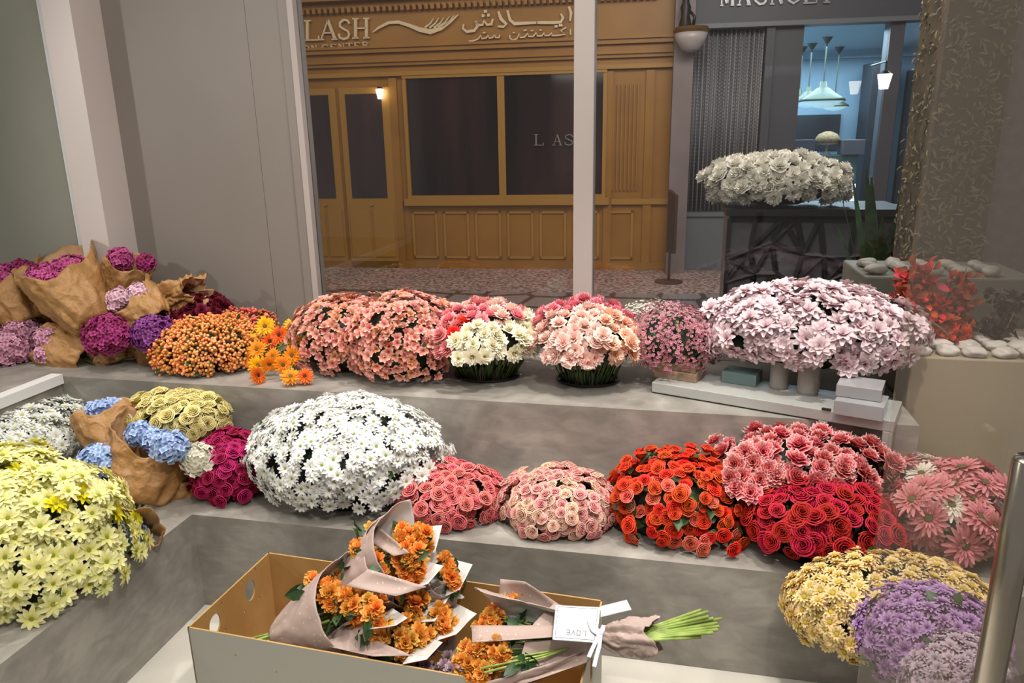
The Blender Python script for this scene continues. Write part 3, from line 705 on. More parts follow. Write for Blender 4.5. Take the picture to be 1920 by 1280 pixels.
rc = bk(1478, 1604, 291, 392, 1.0, .7, 'pastry_case', MT['teal'], 'glass pastry case on the bakery counter behind the white flowers', 'display case')
m = MB(); fblk(m, rc[0]-.1, rc[1]+1.5, .001, rc[2]-.001, -1.75, -.62); tag(m.out('bakery_counter', MT['slate_l']), 'grey counter inside the bakery under the pastry case', 'counter')
MT['screen'] = emit('screen_glow', 'd9e8ff', 2.2)
m = MB(); fblk(m, uz(1552, 360, -.7)[0], uz(1603, 360, -.7)[0], rc[2], uz(1580, 345, -.7)[1], -.73, -.7); tag(m.out('counter_screen', MT['screen']), 'bright screen glowing at the bakery counter', 'screen')
bk(1582, 1622, 262, 290, .95, .3, 'cardboard_carton', plain('grey_carton', '57555b', .7), 'grey carton standing on the pastry case beside the cake', 'box')
bk(1486, 1528, 262, 290, .95, .3, 'cardboard_carton', plain('grey_carton2', '46444c', .7), 'dark carton on the pastry case left of the cake', 'box')
pc = fp(1549, 290, -1.2); ck = empty('cake_stand', pc, 'white footed cake stand on the pastry case', 'cake stand')
MB().lathe(pc, [(.07, 0), (.015, .04), (.012, .12), (.14, .14), (.145, .15)], 24).out('stand', MT['opal'], ck, smooth=True)
m = MB(); pk = pc+np.array([0, 0, .152]); m.lathe(pk, [(.15, 0), (.155, .06), (.12, .11), (.06, .14), (.02, .15)], 16); tag(m.out('layer_cake', plain('cake_crust', '86694a', .8, c2='a88c66', scale=30, bump=.6), smooth=True), 'brown domed cake on the white cake stand', 'cake')
MT['brass'] = plain('pendant_brass', '4b5548', .35, .4)
for i, (x, yb, yt, dd, sc) in enumerate(((1497, 192, 78, 2.7, .75), (1514, 192, 62, 2.3, .85), (1541, 190, 56, 1.6, 1.0), (1564, 200, 85, 2.9, .7))):
    q = fp(x, yb, -dd); pd = empty('pendant_lamp', q, ('leftmost pendant lamp in the bakery', 'second pendant lamp from the left in the bakery', 'large brass pendant lamp nearest the bakery window', 'rightmost small pendant lamp in the bakery')[i], 'lamp', 'pendant lamps in the bakery')
    k = .3*sc; m = MB(); m.lathe(q, [(k, 0), (k*.95, k*.12), (k*.55, k*.35), (k*.3, k*.55), (k*.16, k*.62), (k*.14, k*.85)], 24); m.out('lamp_shade', MT['brass'], pd, smooth=True)
    MB().lathe(q, [(k*.05, -k*.3), (k*.5, -k*.22), (k*.93, 0)], 20).out('diffuser', emit('opal_glow%d' % i, 'bfe4ef', .7), pd, smooth=True)
    MB().tube([q+[0, 0, k*.8], (q[0], q[1], zc_)], .009, 6).out('rod', MT['brass'], pd); MB().lathe((q[0], q[1], zc_-.08), [(.02, 0), (.07, .08)], 14).out('canopy', MT['brass'], pd)
ln2 = empty('bakery_lamp_reflection', fp(1658, 150, .5), 'glowing lantern standing in for a lamp reflection right of the bakery window', 'lamp'); pc = fp(1658, 152, .5)  # second lamp reflection, built as a solid glowing lantern
MB().lathe(pc, [(.045, -.08), (.075, .07), (.02, .075)], 6).out('glass_shade', MT['lamp'], ln2); MB().lathe(pc, [(.08, .07), (.02, .11)], 6).out('cap', MT['bucket'], ln2)
MB().tube([pc+[0, 0, .1], pc+[0, 0, .2], pc-FN*.5+[0, 0, .2]], .01, 6).out('bracket', MT['bucket'], ln2)
# menu easel
e0 = fp(1253, 500, .8); ez = empty('menu_easel', (e0[0], e0[1], .009), 'narrow brown menu stand on the floor at the stone column', 'stand')
MT['walnut'] = plain('walnut', '4a352a', .45)
m = MB(); m.slab([(e0[0]-.03, e0[1], .35), (e0[0]+.05, e0[1]-.12, .35), (e0[0]+.05, e0[1]-.12, 1.0), (e0[0]-.03, e0[1], 1.06)], (.03, .02, 0)); m.out('board', MT['walnut'], ez)
MB().tube([(e0[0]+.01, e0[1]-.05, .02), (e0[0]+.01, e0[1]-.05, .38)], .015, 8).out('pole', MT['walnut'], ez); MB().lathe((e0[0]+.01, e0[1]-.05, .0085), [(.16, 0), (.16, .015), (.02, .03)], 20).out('base', MT['walnut'], ez)

# white flowers on a black lattice table outside
ty = 6.0; tL = at(1362, 392, y=ty); tR = at(1708, 392, y=ty); tz = (tL[2]+tR[2])/2
tb = empty('lattice_table', ((tL[0]+tR[0])/2, ty, 0), 'black table with a triangular lattice front outside the window', 'table')
MT['black'] = plain('black_metal', '17171a', .4)
MB().box((tL[0], ty-.02, tz-.05), (tR[0], ty+.75, tz)).out('table_top', MT['black'], tb)
MB().box((tL[0]+.03, ty+.06, .02), (tR[0]-.03, ty+.72, tz-.05)).out('cabinet_body', plain('dark_mirror', '5c5c62', .3, c2='77777d', scale=3), tb)
m = MB(); g = np.random.default_rng(5); pts = [(tL[0]+.03+(tR[0]-tL[0]-.06)*(i/7+g.uniform(-.04, .04)*(0 < i < 7)), .04+(tz-.12)*(j/4+g.uniform(-.08, .08)*(0 < j < 4))) for i in range(8) for j in range(5)]
for i in range(8):
    for j in range(5):
        for (di, dj) in ((1, 0), (0, 1), (1, 1) if g.uniform() < .5 else (1, -1)):
            a_, b_ = i+di, j+dj
            if a_ < 8 and 0 <= b_ < 5: p, q = pts[i*5+j], pts[a_*5+b_]; m.tube([(p[0], ty+.035, p[1]), (q[0], ty+.035, q[1])], .022, 4)
m.out('lattice_front', MT['black'], tb)
P_white = petal_mat('white_petals', [(0, 'd9ddbf'), (.25, 'f0f0ea'), (1, 'f4f4f2')], .06)
P_whdull = petal_mat('white_mass_petals', [(0, 'c0bcaa'), (.3, 'e6e3d8'), (1, 'efece2')], .12)
E_green = plain('green_eye', '7f8a2a', .7); E_dark = plain('dark_eye', '2a1408', .8); E_yg = plain('lime_eye', 'a9a83a', .7); E_choc = plain('olive_eye', '555020', .8)
mound('table_flowers', 'large white flower heap on the black lattice table outside the window', (1330, 1580, 288, 398), ty+.3, .3, tz, lambda u, v, w: ('carnation', P_whdull, None), .07, .085, leafn=20, leafL=.1, lump=.1)

# pale planter, palm and leafy column (a reflection built solid) outside the right pane
MT['planter'] = plain('pale_planter', '97978c', .5); MT['beige'] = plain('beige_planter', '9c917d', .45, c2='a3977f', scale=1.5)
MT['stone'] = plain('white_pebble', 'd3cdc5', .5, c2='b8b1a8', scale=6)
def pebbles(x0, x1, y0, y1, z, n, r, label, group, mul=1):
    base_o = None
    for i in range(n):
        x = x0+r+(i % 5)*.125; y = y0+r+(i//5)*.1; s = rng.uniform(.8, 1.0)
        if base_o is None or i % 6 == 0:
            v, f, _ = csphere(r, (0, 0, 0), 1, 4)
            for j in range(len(v)): v[j] *= 1+.25*noise.noise(Vector(v[j]/r*1.3)+Vector((i*3., 0, 0)))
            o = mk('pebble', v, f, MT['stone']); base_o = o
        else: o = base_o.copy(); COL.objects.link(o)
        o.location = (x, y, z+r*.57*s); o.scale = (s*1.3, s*.9, s*.55); o.rotation_euler = (rng.uniform(-.2, .2), rng.uniform(-.2, .2), rng.uniform(0, 6))
        tag(o, label, 'stone', group)
py_ = 3.75; q0 = at(1618, 560, y=py_); q1 = at(1720, 520, y=py_)
pl = MB().box((q0[0], py_, 0), (q0[0]+.75, py_+.5, q1[2])).out('planter_box', MT['planter'], bevel=.01); tag(pl, 'pale grey planter box of white pebbles standing outside the glass', 'planter')
pebbles(q0[0]+.02, q0[0]+.68, py_+.03, py_+.3, q1[2], 15, .045, 'white pebble lying in the pale grey planter outside', 'pebbles in the outside planter')
# palm beside the table
pm = at(1660, 460, y=5.4); pr = empty('palm_plant', (pm[0], pm[1], 0), 'dark green palm with upright fronds beside the lattice table', 'plant')
for i in range(15):
    a_ = rng.uniform(0, 6.28); L_ = rng.uniform(.7, 1.2); tip = np.array([pm[0]+math.cos(a_)*.35, pm[1]+math.sin(a_)*.3, .3+L_]); basep = np.array([pm[0], pm[1], .12])
    path = [basep*(1-t)+tip*t+np.array([0, 0, .25*t*(1-t)]) for t in np.linspace(0, 1, 9)]
    V = []; Fc = []
    for j, p in enumerate(path):
        w_ = .035*math.sin(math.pi*(j/8*.9+.05)); s_ = np.array([-math.sin(a_), math.cos(a_), 0])*w_; V += [p-s_, p+np.array([0, 0, -.008]), p+s_]
    for j in range(8): Fc += [(3*j, 3*j+3, 3*j+4, 3*j+1), (3*j+1, 3*j+4, 3*j+5, 3*j+2)]
    mk('frond', V, Fc, MT['leaf'], pr)
MB().lathe((pm[0], pm[1], 0), [(.12, .005), (.15, .28), (.13, .28), (.12, .25)], 20).out('pot', MT['bucket'], pr)
# leafy column built in place of the reflection of a green wall
cy_ = 4.35; c0 = at(1745, 280, y=cy_)[0]; c1 = at(1872, 280, y=cy_)[0]
MT['bark'] = plain('mossy_bark', '5c5040', .8, c2='6e614a', scale=9, bump=.6)
cl = empty('reflected_green_wall', ((c0+c1)/2, cy_+.25, 0), 'mossy brown column of small dry leaves standing in for a reflected green wall behind the right pane', 'column')
MB().box((c0, cy_, 0), (c1, cy_+.45, 3.6)).out('shaft', MT['bark'], cl)
MT['dryleaf'] = plain('dry_leaf', '7d7350', .6, c2='a39a78', scale=14)
pts = []; nr = []
for i in range(1500):
    if i % 3: pts.append((rng.uniform(c0, c1), cy_-.008, rng.uniform(.8, 3.3))); nr.append((rng.uniform(-.4, .4), -1, rng.uniform(-.1, .9)))
    else: pts.append((c0-.008, rng.uniform(cy_, cy_+.45), rng.uniform(.8, 3.3))); nr.append((-1, rng.uniform(-.4, .4), rng.uniform(-.1, .9)))
leaves(cl, pts, nr, .045, 'leaf_cover', MT['dryleaf'], .14)
MT['greywall'] = plain('grey_render', '8d8583', .7, c2='9b9391', scale=18, bump=.4)
st('wall_right', MB().box((c1+.02, cy_+.1, 0), (4.5, cy_+.5, 3.8)), MT['greywall'])

# ------------------------------------------------------------------ flower colours
P_salmon = petal_mat('salmon_petals', [(0, 'a04a40'), (.35, 'd98878'), (.7, 'eaab98'), (1, 'f2c4b2')], .16)
P_salmon2 = petal_mat('peach_salmon_petals', [(0, 'a04a34'), (.4, 'd98a68'), (1, 'efb896')], .16)
P_pinkc = petal_mat('pink_carnation', [(0, 'c05a62'), (.7, 'e88a90'), (1, 'f3adac')], .12)
P_hotc = petal_mat('rose_pink_carnation', [(0, 'b84a60'), (.7, 'e27d8c'), (1, 'ea98a4')], .1)
P_redc = petal_mat('red_carnation', [(0, 'a81c12'), (.7, 'e83a24'), (1, 'f05038')], .1)
P_cream = petal_mat('cream_carnation', [(0, 'd8cf9c'), (.6, 'f2ecd0'), (1, 'f6f1de')], .06)
P_blush = petal_mat('blush_carnation', [(0, 'dba090'), (.6, 'f5d0c2'), (1, 'f8ded4')], .08)
P_peach = petal_mat('peach_carnation', [(0, 'e0a080'), (.6, 'f6c8ac'), (1, 'f8dcc8')], .08)
P_palepink = petal_mat('pale_pink_chrysanthemum', [(0, 'a07078'), (.25, 'd2b2b8'), (.6, 'e2ccd0'), (1, 'e8d8da')], .08)
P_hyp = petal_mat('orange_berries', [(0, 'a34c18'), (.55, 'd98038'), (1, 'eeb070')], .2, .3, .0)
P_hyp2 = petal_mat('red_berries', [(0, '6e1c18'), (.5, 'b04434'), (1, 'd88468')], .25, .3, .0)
P_burg = petal_mat('burgundy_petals', [(0, '2e0a12'), (.6, '66182a'), (1, '7d2236')], .25)
P_gero = petal_mat('orange_gerbera', [(0, 'd86a10'), (.4, 'f0931c'), (1, 'f6a52c')], .1)
P_gerr = petal_mat('red_orange_gerbera', [(0, 'c03a0c'), (.5, 'e8641c'), (1, 'f07a24')], .1)
P_gery = petal_mat('yellow_gerbera', [(0, 'e0940c'), (.5, 'f6bc14'), (1, 'f9c822')], .08)
P_wax = petal_mat('pink_wax_flower', [(0, '803a48'), (.5, 'c07c88'), (1, 'd49aa2')], .2)
P_gyp = petal_mat('white_baby_breath', [(0, 'a8a890'), (.5, 'dcdccc'), (1, 'e8e8dc')], .1)
P_yel = petal_mat('yellow_daisy_petals', [(0, 'dcd650'), (.3, 'eeea92'), (1, 'f4f2c0')], .10)
P_yel2 = petal_mat('bright_yellow_petals', [(0, 'd8cc10'), (1, 'efe420')], .08)
P_whm = petal_mat('white_chrysanthemum', [(0, 'c8ccb4'), (.4, 'e6e8e0'), (1, 'ecece8')], .06)
P_yrose = petal_mat('yellow_rose', [(0, 'c0ae50'), (.35, 'e6d888'), (1, 'f6eeb8')], .07)
P_mag = petal_mat('magenta_rose', [(0, '6a0830'), (.6, 'b81a58'), (1, 'd63c78')], .16)
P_coral = petal_mat('coral_rose', [(0, 'b8444a'), (.5, 'ee7c7a'), (1, 'f59c96')], .12)
P_prose = petal_mat('pink_rose', [(0, 'c86870'), (.45, 'eba49c'), (1, 'f5cdbf')], .10)
P_prose2 = petal_mat('cream_pink_rose', [(0, 'd09080'), (.5, 'f0c8ac'), (1, 'f5dcc4')], .08)
P_orose = petal_mat('orange_red_rose', [(0, 'a01c08'), (.5, 'e8401c'), (1, 'f26038')], .12)
P_orose2 = petal_mat('coral_orange_rose', [(0, 'c03c28'), (.5, 'ee6c54'), (1, 'f4907c')], .1)
P_bic = petal_mat('pink_white_carnation', [(0, '9c2430'), (.7, 'cf4a50'), (.9, 'e08c8a'), (1, 'f6dcd6')], .1)
P_rrose = petal_mat('red_rose', [(0, '6e0612'), (.5, 'bb1426'), (1, 'd83846')], .14)
P_gpink = petal_mat('pink_gerbera', [(0, 'a04450'), (.4, 'd07a80'), (1, 'e09c9c')], .12)
P_gwhite = petal_mat('white_gerbera', [(0, 'cfc8b0'), (1, 'eee8dc')], .05)
P_creamp = petal_mat('cream_pompon', [(0, 'c89c48'), (.5, 'e8cc88'), (1, 'f2deaa')], .10)
P_lil = petal_mat('lilac_pompon', [(0, '7c4a88'), (.5, 'b088bc'), (1, 'c8a4cc')], .12)
P_lil2 = petal_mat('pale_lilac_pompon', [(0, 'a08898'), (.5, 'c4aebc'), (1, 'd4c2cc')], .08)
P_orm = petal_mat('orange_mum', [(0, 'c0641c'), (.5, 'ee9a3c'), (1, 'f6b35a')], .14)
P_orm2 = petal_mat('amber_mum', [(0, 'c07c1c'), (.5, 'ecb04c'), (1, 'f4c66c')], .14)
P_mauve = petal_mat('mauve_stock', [(0, 'a88a96'), (.5, 'cdb2ba'), (1, 'dcc8cc')], .1)
P_hmag = petal_mat('magenta_hydrangea', [(0, '6e1a44'), (.6, 'aa3a74'), (1, 'bc5084')], .3)
P_hvio = petal_mat('violet_hydrangea', [(0, '5a2260'), (.6, '944a94'), (1, 'a65ea4')], .3)
P_hpink = petal_mat('rose_pink_hydrangea', [(0, '943468'), (.6, 'cc5c94'), (1, 'd678a6')], .18)
P_hpale = petal_mat('pale_pink_hydrangea', [(0, 'a86c84'), (.6, 'd9a2b8'), (1, 'e4b8c8')], .12)
P_hblush = petal_mat('blush_hydrangea', [(0, 'c090a0'), (.6, 'eac4d2'), (1, 'f0d4de')], .1)
P_hblue = petal_mat('light_blue_hydrangea', [(0, '7e98c4'), (.6, 'b4caf0'), (1, 'c8d8f6')], .12)
P_hwhite = petal_mat('white_hydrangea', [(0, 'c8c8a8'), (.6, 'ece8dc'), (1, 'f2eee4')], .05)
E_yc = plain('yellow_green_eye', 'b8a028', .7)

# ------------------------------------------------------------------ flowers on the upper step
YU = 2.90
def one(k, m, e=None): return lambda u, v, w: (k, m, e)
def two(k, ms, ps, e=None):
    def f(u, v, w):
        q = rng.uniform(); c = 0
        for m, p in zip(ms, ps):
            c += p
            if q < c: return (k, m, e)
        return (k, ms[-1], e)
    return f
mound('salmon_bunch', 'left of the two domed bunches of salmon pink blossoms on the upper step', (545, 765, 550, 716), 2.93, .24, Z2, two('alstro', [P_salmon, P_salmon2], [.75, .25]), .027, .030, jit=.8, lump=.12, group= 'salmon pink bunches', leafn=40, leafL=.04, pot=.12)
mound('salmon_bunch', 'right of the two domed bunches of salmon pink blossoms on the upper step', (655, 868, 546, 726), 2.86, .26, Z2, two('alstro', [P_salmon, P_salmon2], [.85, .15]), .027, .030, jit=.8, lump=.12, group= 'salmon pink bunches', leafn=40, leafL=.04, pot=.13)
def carn1(u, v, w):
    if u < -.35 and v < -.1 and w > .1: return ('carnation', P_redc, None)
    if u < -.1 and rng.uniform() < .16: return ('carnation', P_redc, None)
    if w > .3 and u > -.3 and v < .75: return ('carnation', P_cream, None)
    if u > .6: return ('carnation', P_cream, None)
    return ('carnation', P_pinkc if rng.uniform() < .7 else P_blush, None)
mound('carnation_bunch', 'mixed red, pink and cream carnation bunch in a black bucket on the upper step', (800, 1022, 566, 702), 2.86, .24, Z2, carn1, .034, .043, 'carnation bunches', leafn=0, stems=(110, .12, .85, ''), pot=.14, maxth=97, jit=.6, lump=.1)
def carn2(u, v, w):
    if w < .05 and v > .3: return ('carnation', P_hotc, None)
    if u > .35: return ('carnation', P_peach, None)
    if w < .25 and u < -.3: return ('carnation', P_pinkc, None)
    return ('carnation', P_blush, None)
mound('carnation_bunch', 'rose pink and blush carnation bunch in a black bucket, right of the cream ones', (1000, 1205, 562, 722), 2.86, .24, Z2, carn2, .034, .043, 'carnation bunches', leafn=0, stems=(100, .11, .8, ''), pot=.13, maxth=98, jit=.6, lump=.1)
mound('baby_breath_bunch', 'small white baby breath bunch behind the pink wax flowers', (1150, 1300, 564, 660), 3.02, .14, Z2, one('sprig', P_gyp), .03, .034, leafn=20, leafL=.03, core=None, jit=.7)
mound('wax_flower_bunch', 'loose dusty pink wax flower bunch behind the wooden blocks', (1172, 1350, 566, 712), 2.88, .17, Z2, one('sprig', P_wax), .03, .031, leafn=40, leafL=.035, jit=.7, fill=.72)
mound('chrysanthemum_bunch', 'huge pale pink chrysanthemum bunch spreading over the console shelf', (1318, 1712, 526, 712), 2.88, .25, Z2, one('chrys', P_palepink), .042, .042, leafn=50, leafL=.05, jit=.9, maxth=112, lump=.16)
mound('berry_bunch', 'bunch of orange berries beside the violet hydrangea', (288, 500, 588, 716), 2.84, .24, Z2, one('berry', P_hyp), .026, .032, 'berry bunches', leafn=90, leafL=.04, jit=.6, fill=.8)
mound('berry_bunch', 'bunch of dark red berries behind the orange berries', (372, 520, 578, 650), 3.02, .16, Z2, two('berry', [P_hyp2, P_hyp], [.75, .25]), .024, .032, 'berry bunches', leafn=50, leafL=.04, jit=.6, fill=.8)
mound('burgundy_bunch', 'dark burgundy flower bunch against the back wall behind the berries', (292, 440, 548, 640), 3.04, .15, Z2, one('carnation', P_burg), .03, .034, leafn=20)
gb = empty('gerbera_bunch', at(515, 700, y=2.72)*[1, 1, 0]+[0, 0, Z2], 'tumbling bunch of orange and yellow gerberas at the step edge', 'flowers')
GB = [(524, 628, P_gerr, .042, 2.78), (497, 612, P_gery, .045, 2.86), (548, 612, P_gery, .04, 2.88), (482, 655, P_gero, .042, 2.76), (512, 668, P_gero, .036, 2.72), (548, 666, P_gero, .042, 2.70), (505, 682, P_gero, .038, 2.66), (530, 684, P_gero, .038, 2.66), (484, 685, P_gery, .042, 2.68),
      (484, 711, P_gerr, .040, 2.60), (545, 706, P_gero, .042, 2.60), (572, 706, P_gerr, .036, 2.62), (470, 636, P_gery, .04, 2.84), (555, 640, P_gery, .036, 2.85), (506, 640, P_gerr, .036, 2.84), (472, 675, P_gero, .036, 2.76)]
its = []; sm = MB()
for (x, y, m_, L_, yy) in GB:
    p = at(x, y, y=yy); p[2] = max(p[2], Z2+.035); n = (CAM-p)/np.linalg.norm(CAM-p)+rng.normal(size=3)*.35; n[2] += .2
    its.append((p, n, 'gerbera', L_, m_, E_dark if m_ is P_gerr else E_choc, 1))
    q = np.array([gb.location[0]+rng.uniform(-.05, .05), 2.95, Z2+.05+rng.uniform(0, .04)]); sm.tube([p-n/np.linalg.norm(n)*.012, (p-n*.03+q)/2+[0, 0, .03], q], .003, 5)
emit_flowers(gb, its); o = sm.out('stem_bundle', MT['lstem'], gb, smooth=True); o['kind'] = 'stuff'
leaves(gb, [at(rng.uniform(475, 570), rng.uniform(625, 715), y=2.86) for _ in range(60)], [rng.normal(size=3)+[0, -.5, .5] for _ in range(60)], .05, 'leaves', MT['leaf'])

# ------------------------------------------------------------------ flowers on the lower step
daisyw = one('daisy', P_white, E_green)
mound('white_daisy_bunch', 'big round bunch of white daisies in the middle of the lower step', (470, 832, 737, 962), 2.34, .26, Z1, daisyw, .0265, .032, leafn=60, leafL=.04, pot=.19, jit=.9, lump=.12)
mound('white_chrysanthemum_bunch', 'white chrysanthemum bunch on the left step behind the yellow daisies', (-130, 154, 742, 900), 2.32, .30, Z1, one('daisy', P_whm, E_yg), .028, .033, leafn=40, jit=.9, lump=.12)
def yd(u, v, w):
    return ('daisy', P_yel2 if rng.uniform() < .07 else P_yel, E_green)
mound('yellow_daisy_bunch', 'very large pale yellow daisy bunch on the left step nearest the viewer', (-170, 246, 838, 1222), 1.66, .30, Z1, yd, .033, .038, leafn=90, leafL=.05, jit=.9, maxth=125, lump=.12)
mound('yellow_rose_bunch', 'bunch of pale yellow roses behind the blue hydrangeas', (240, 426, 735, 828), 2.42, .12, Z1+.08, one('rose', P_yrose), .031, .034, jit=.8, lump=.14, group= 'rose bunches', leafn=40, leafL=.05)
mound('magenta_rose_bunch', 'bunch of magenta roses between brown paper and white daisies', (368, 512, 812, 956), 2.30, .15, Z1, one('rose', P_mag), .027, .030, jit=.7, group= 'rose bunches', leafn=40, leafL=.05)
mound('coral_rose_bunch', 'bunch of coral pink roses right of the white daisies', (745, 937, 866, 988), 2.28, .16, Z1, one('rose', P_coral), .028, .033, jit=.7, lump=.12, group= 'rose bunches', leafn=40, leafL=.04)
mound('pink_rose_bunch', 'bunch of blush pink spray roses in the middle of the lower step', (942, 1156, 876, 1018), 2.30, .17, Z1, two('rose', [P_prose, P_prose2], [.65, .35]), .0235, .026, jit=.7, lump=.12, group= 'rose bunches', leafn=40, leafL=.04)
def oro(u, v, w):
    return ('rose', P_orose2 if (v < -.15 and rng.uniform() < .45) or rng.uniform() < .1 else P_orose, None)
mound('orange_rose_bunch', 'bunch of bright orange red roses with dark leaves', (1144, 1402, 850, 1046), 2.32, .19, Z1, oro, .025, .0335, 'rose bunches', leafn=200, leafL=.055, jit=.9, lump=.18)
mound('bicolor_carnation_bunch', 'bunch of red carnations with white frilled edges above the red roses', (1362, 1665, 800, 935), 2.42, .17, Z1, lambda u, v, w: None if (v < -.35 and abs(u) < .0) else ('carnation', P_bic, None), .036, .046, 'carnation bunches', leafn=40, leafL=.05, stems=(50, .08, .5, ''), maxth=112, hmul=1.0, jit=.6, lump=.2)
ex = empty('bicolor_carnation_bunch', at(1405, 915, y=2.26)*[1, 1, 0]+[0, 0, Z1], 'small clump of red carnations with white edges beside the orange roses', 'flowers', 'carnation bunches')
its = []; sm = MB()
for (x, y) in ((1378, 872), (1412, 868), (1440, 880), (1392, 893), (1425, 900), (1452, 893), (1382, 915), (1408, 925), (1488, 893), (1398, 850), (1430, 848), (1370, 898)):
    p = at(x, y, y=2.20+.0012*(935-y)); n = (CAM-p)/np.linalg.norm(CAM-p)+np.array([(x-1420)/90, 0, .3]); its.append((p, n, 'carnation', .036, P_bic, None, 1))
    sm.tube([p-[0, 0, .0], (ex.location[0]+(p[0]-ex.location[0])*.4, 2.28, Z1+.004)], .0028, 5)
emit_flowers(ex, its); o = sm.out('stem_bundle', MT['stem'], ex, smooth=True); o['kind'] = 'stuff'
mound('red_rose_bunch', 'bunch of deep red roses with bare stems below the white edged carnations', (1398, 1672, 893, 1058), 2.24, .17, Z1, one('rose', P_rrose), .032, .0365, 'rose bunches', leafn=10, stems=(110, .13, .85, ''), maxth=104, pot=.14, jit=.6, lump=.12)
def gpk(u, v, w): return ('gerbera', P_gwhite if rng.uniform() < .14 else P_gpink, E_choc)
mound('pink_gerbera_bunch', 'bunch of dusty pink and white gerberas behind the glass door', (1640, 1900, 852, 1060), 2.36, .2, Z1, gpk, .058, .066, leafn=40, leafL=.06, jit=.7)
mound('cream_pompon_bunch', 'bunch of cream yellow pompon chrysanthemums in front of the lower step', (1482, 1890, 1036, 1262), 1.92, .20, .02, one('pompon', P_creamp, E_yc), .027, .036, leafn=60, leafL=.05, z=None, lump=.08, drop=lambda d: (d[0]*1.0-d[2]*.9 > .25 and d[1] < .15))
mound('lilac_pompon_bunch', 'bunch of lilac pompon chrysanthemums in front of the cream ones', (1605, 1880, 1086, 1300), 1.78, .17, .02, one('pompon', P_lil, None), .026, .034, leafn=70, leafL=.05)
mound('pale_lilac_bunch', 'pale lilac flower bunch beside the steel door handle', (1690, 1900, 1180, 1400), 1.62, .15, .02, one('pompon', P_lil2, None), .022, .028, leafn=30, leafL=.05)

# ------------------------------------------------------------------ paper wrapped bouquets
def hyd_head(C, Rh, n_dir, mat, parent, sq=.85, fl=.0135, name='flower_head'):
    N = int(4*math.pi*Rh*Rh*.8/(fl*1.45)**2); V = []; Fc = []; A = []; RR = []; n = 0
    Mx = frame_from(np.array(n_dir, float), 0)
    sets = [cat([(rotz(v, j*math.pi/2), f, a) for j in range(4) for (v, f, a) in [petal(fl, fl*.52, 'round', R(15), R(15), .4, fl*.05, 2, 2)]])]
    for i in range(N):
        zc = 1-(i+.5)/N*1.65; ph = i*2.399963; rr = math.sqrt(1-zc*zc); d = np.array([rr*math.cos(ph), rr*math.sin(ph), zc])
        s = Rh*(1+.13*noise.noise(Vector(d*3.2)+Vector((Rh*900, C[0]*50, 0)))+rng.uniform(-.06, .05)); p = d*s*np.array([1, 1, sq])
        v, f, a = sets[0]; nn = d+rng.normal(size=3)*.4
        v = v@frame_from(nn, rng.uniform(0, 6)).T*rng.uniform(.85, 1.15)+p
        V.append(v@Mx.T+C); Fc.append(f+n); A.append(a); RR.append(np.full(len(v), .5+.5*math.tanh(rng.normal()*.6+1.5*noise.noise(Vector(p*14)+Vector((C[0]*9, 0, 0)))))); n += len(v)
    v, f, a = csphere(Rh*.9, (0, 0, 0), sq, 6); V.append(v@Mx.T+C); Fc.append(f+n); A.append(a*0); RR.append(a)
    return mk(name, np.concatenate(V), np.concatenate(Fc), mat, parent, rad=np.concatenate(A), rnd=np.concatenate(RR))
def wrap(parent, apex, mouth, r0, r1, mat_out, mat_in, gap=0, gapdir=None, rim=None, crumple=.012, flat=1.0, power=.75, name='paper_wrap', seed=0, nphi=72, nt_=26, ridges=9, thick=.0016):
    apex = np.array(apex, float); mouth = np.array(mouth, float); ax = mouth-apex; Ln = np.linalg.norm(ax); w = ax/Ln
    g = np.array(gapdir if gapdir is not None else CAM-mouth, float); e1 = g-w*(g@w); e1 /= np.linalg.norm(e1); e2 = np.cross(w, e1)
    V = []; closed = gap <= 0
    n = nphi if closed else nphi+1
    for j in range(nt_+1):
        t = j/nt_
        for i in range(n):
            ph = (2*math.pi*i/nphi) if closed else R(gap)/2+(2*math.pi-R(gap))*i/nphi
            rm = rim(ph) if rim else 1.0
            tt = t*rm; r = r0+(r1-r0)*tt**power if tt > 0 else r0
            q = Vector((math.cos(ph)*1.3, math.sin(ph)*1.3, seed*7.3)); cr = crumple*(noise.noise(q*2+Vector((0, 0, tt*2.4)))*1.3+.7*math.sin(ph*ridges+3*noise.noise(q+Vector((0, 0, tt*3))))*(1-t)**1.3+.8*abs(noise.noise(q*3.3+Vector((0, 0, tt*6))))+.6*abs(noise.noise(q*7+Vector((0, 0, tt*11)))))
            r = r+cr*min(1, t*4+.25)*(1.2 if t > .85 else 1)
            V.append(apex+w*Ln*tt+e1*r*math.cos(ph)*flat+e2*r*math.sin(ph)+w*crumple*.8*noise.noise(q*3)*t)
    Fc = []
    for j in range(nt_):
        for i in range(nphi):
            i2 = (i+1) % n; Fc.append((j*n+i, j*n+i2, (j+1)*n+i2, (j+1)*n+i))
    o = mk(name, V, np.array(Fc), [mat_out, mat_in], parent)
    s = o.modifiers.new('thickness', 'SOLIDIFY'); s.thickness = thick; s.offset = 0; s.material_offset = 1
    return o
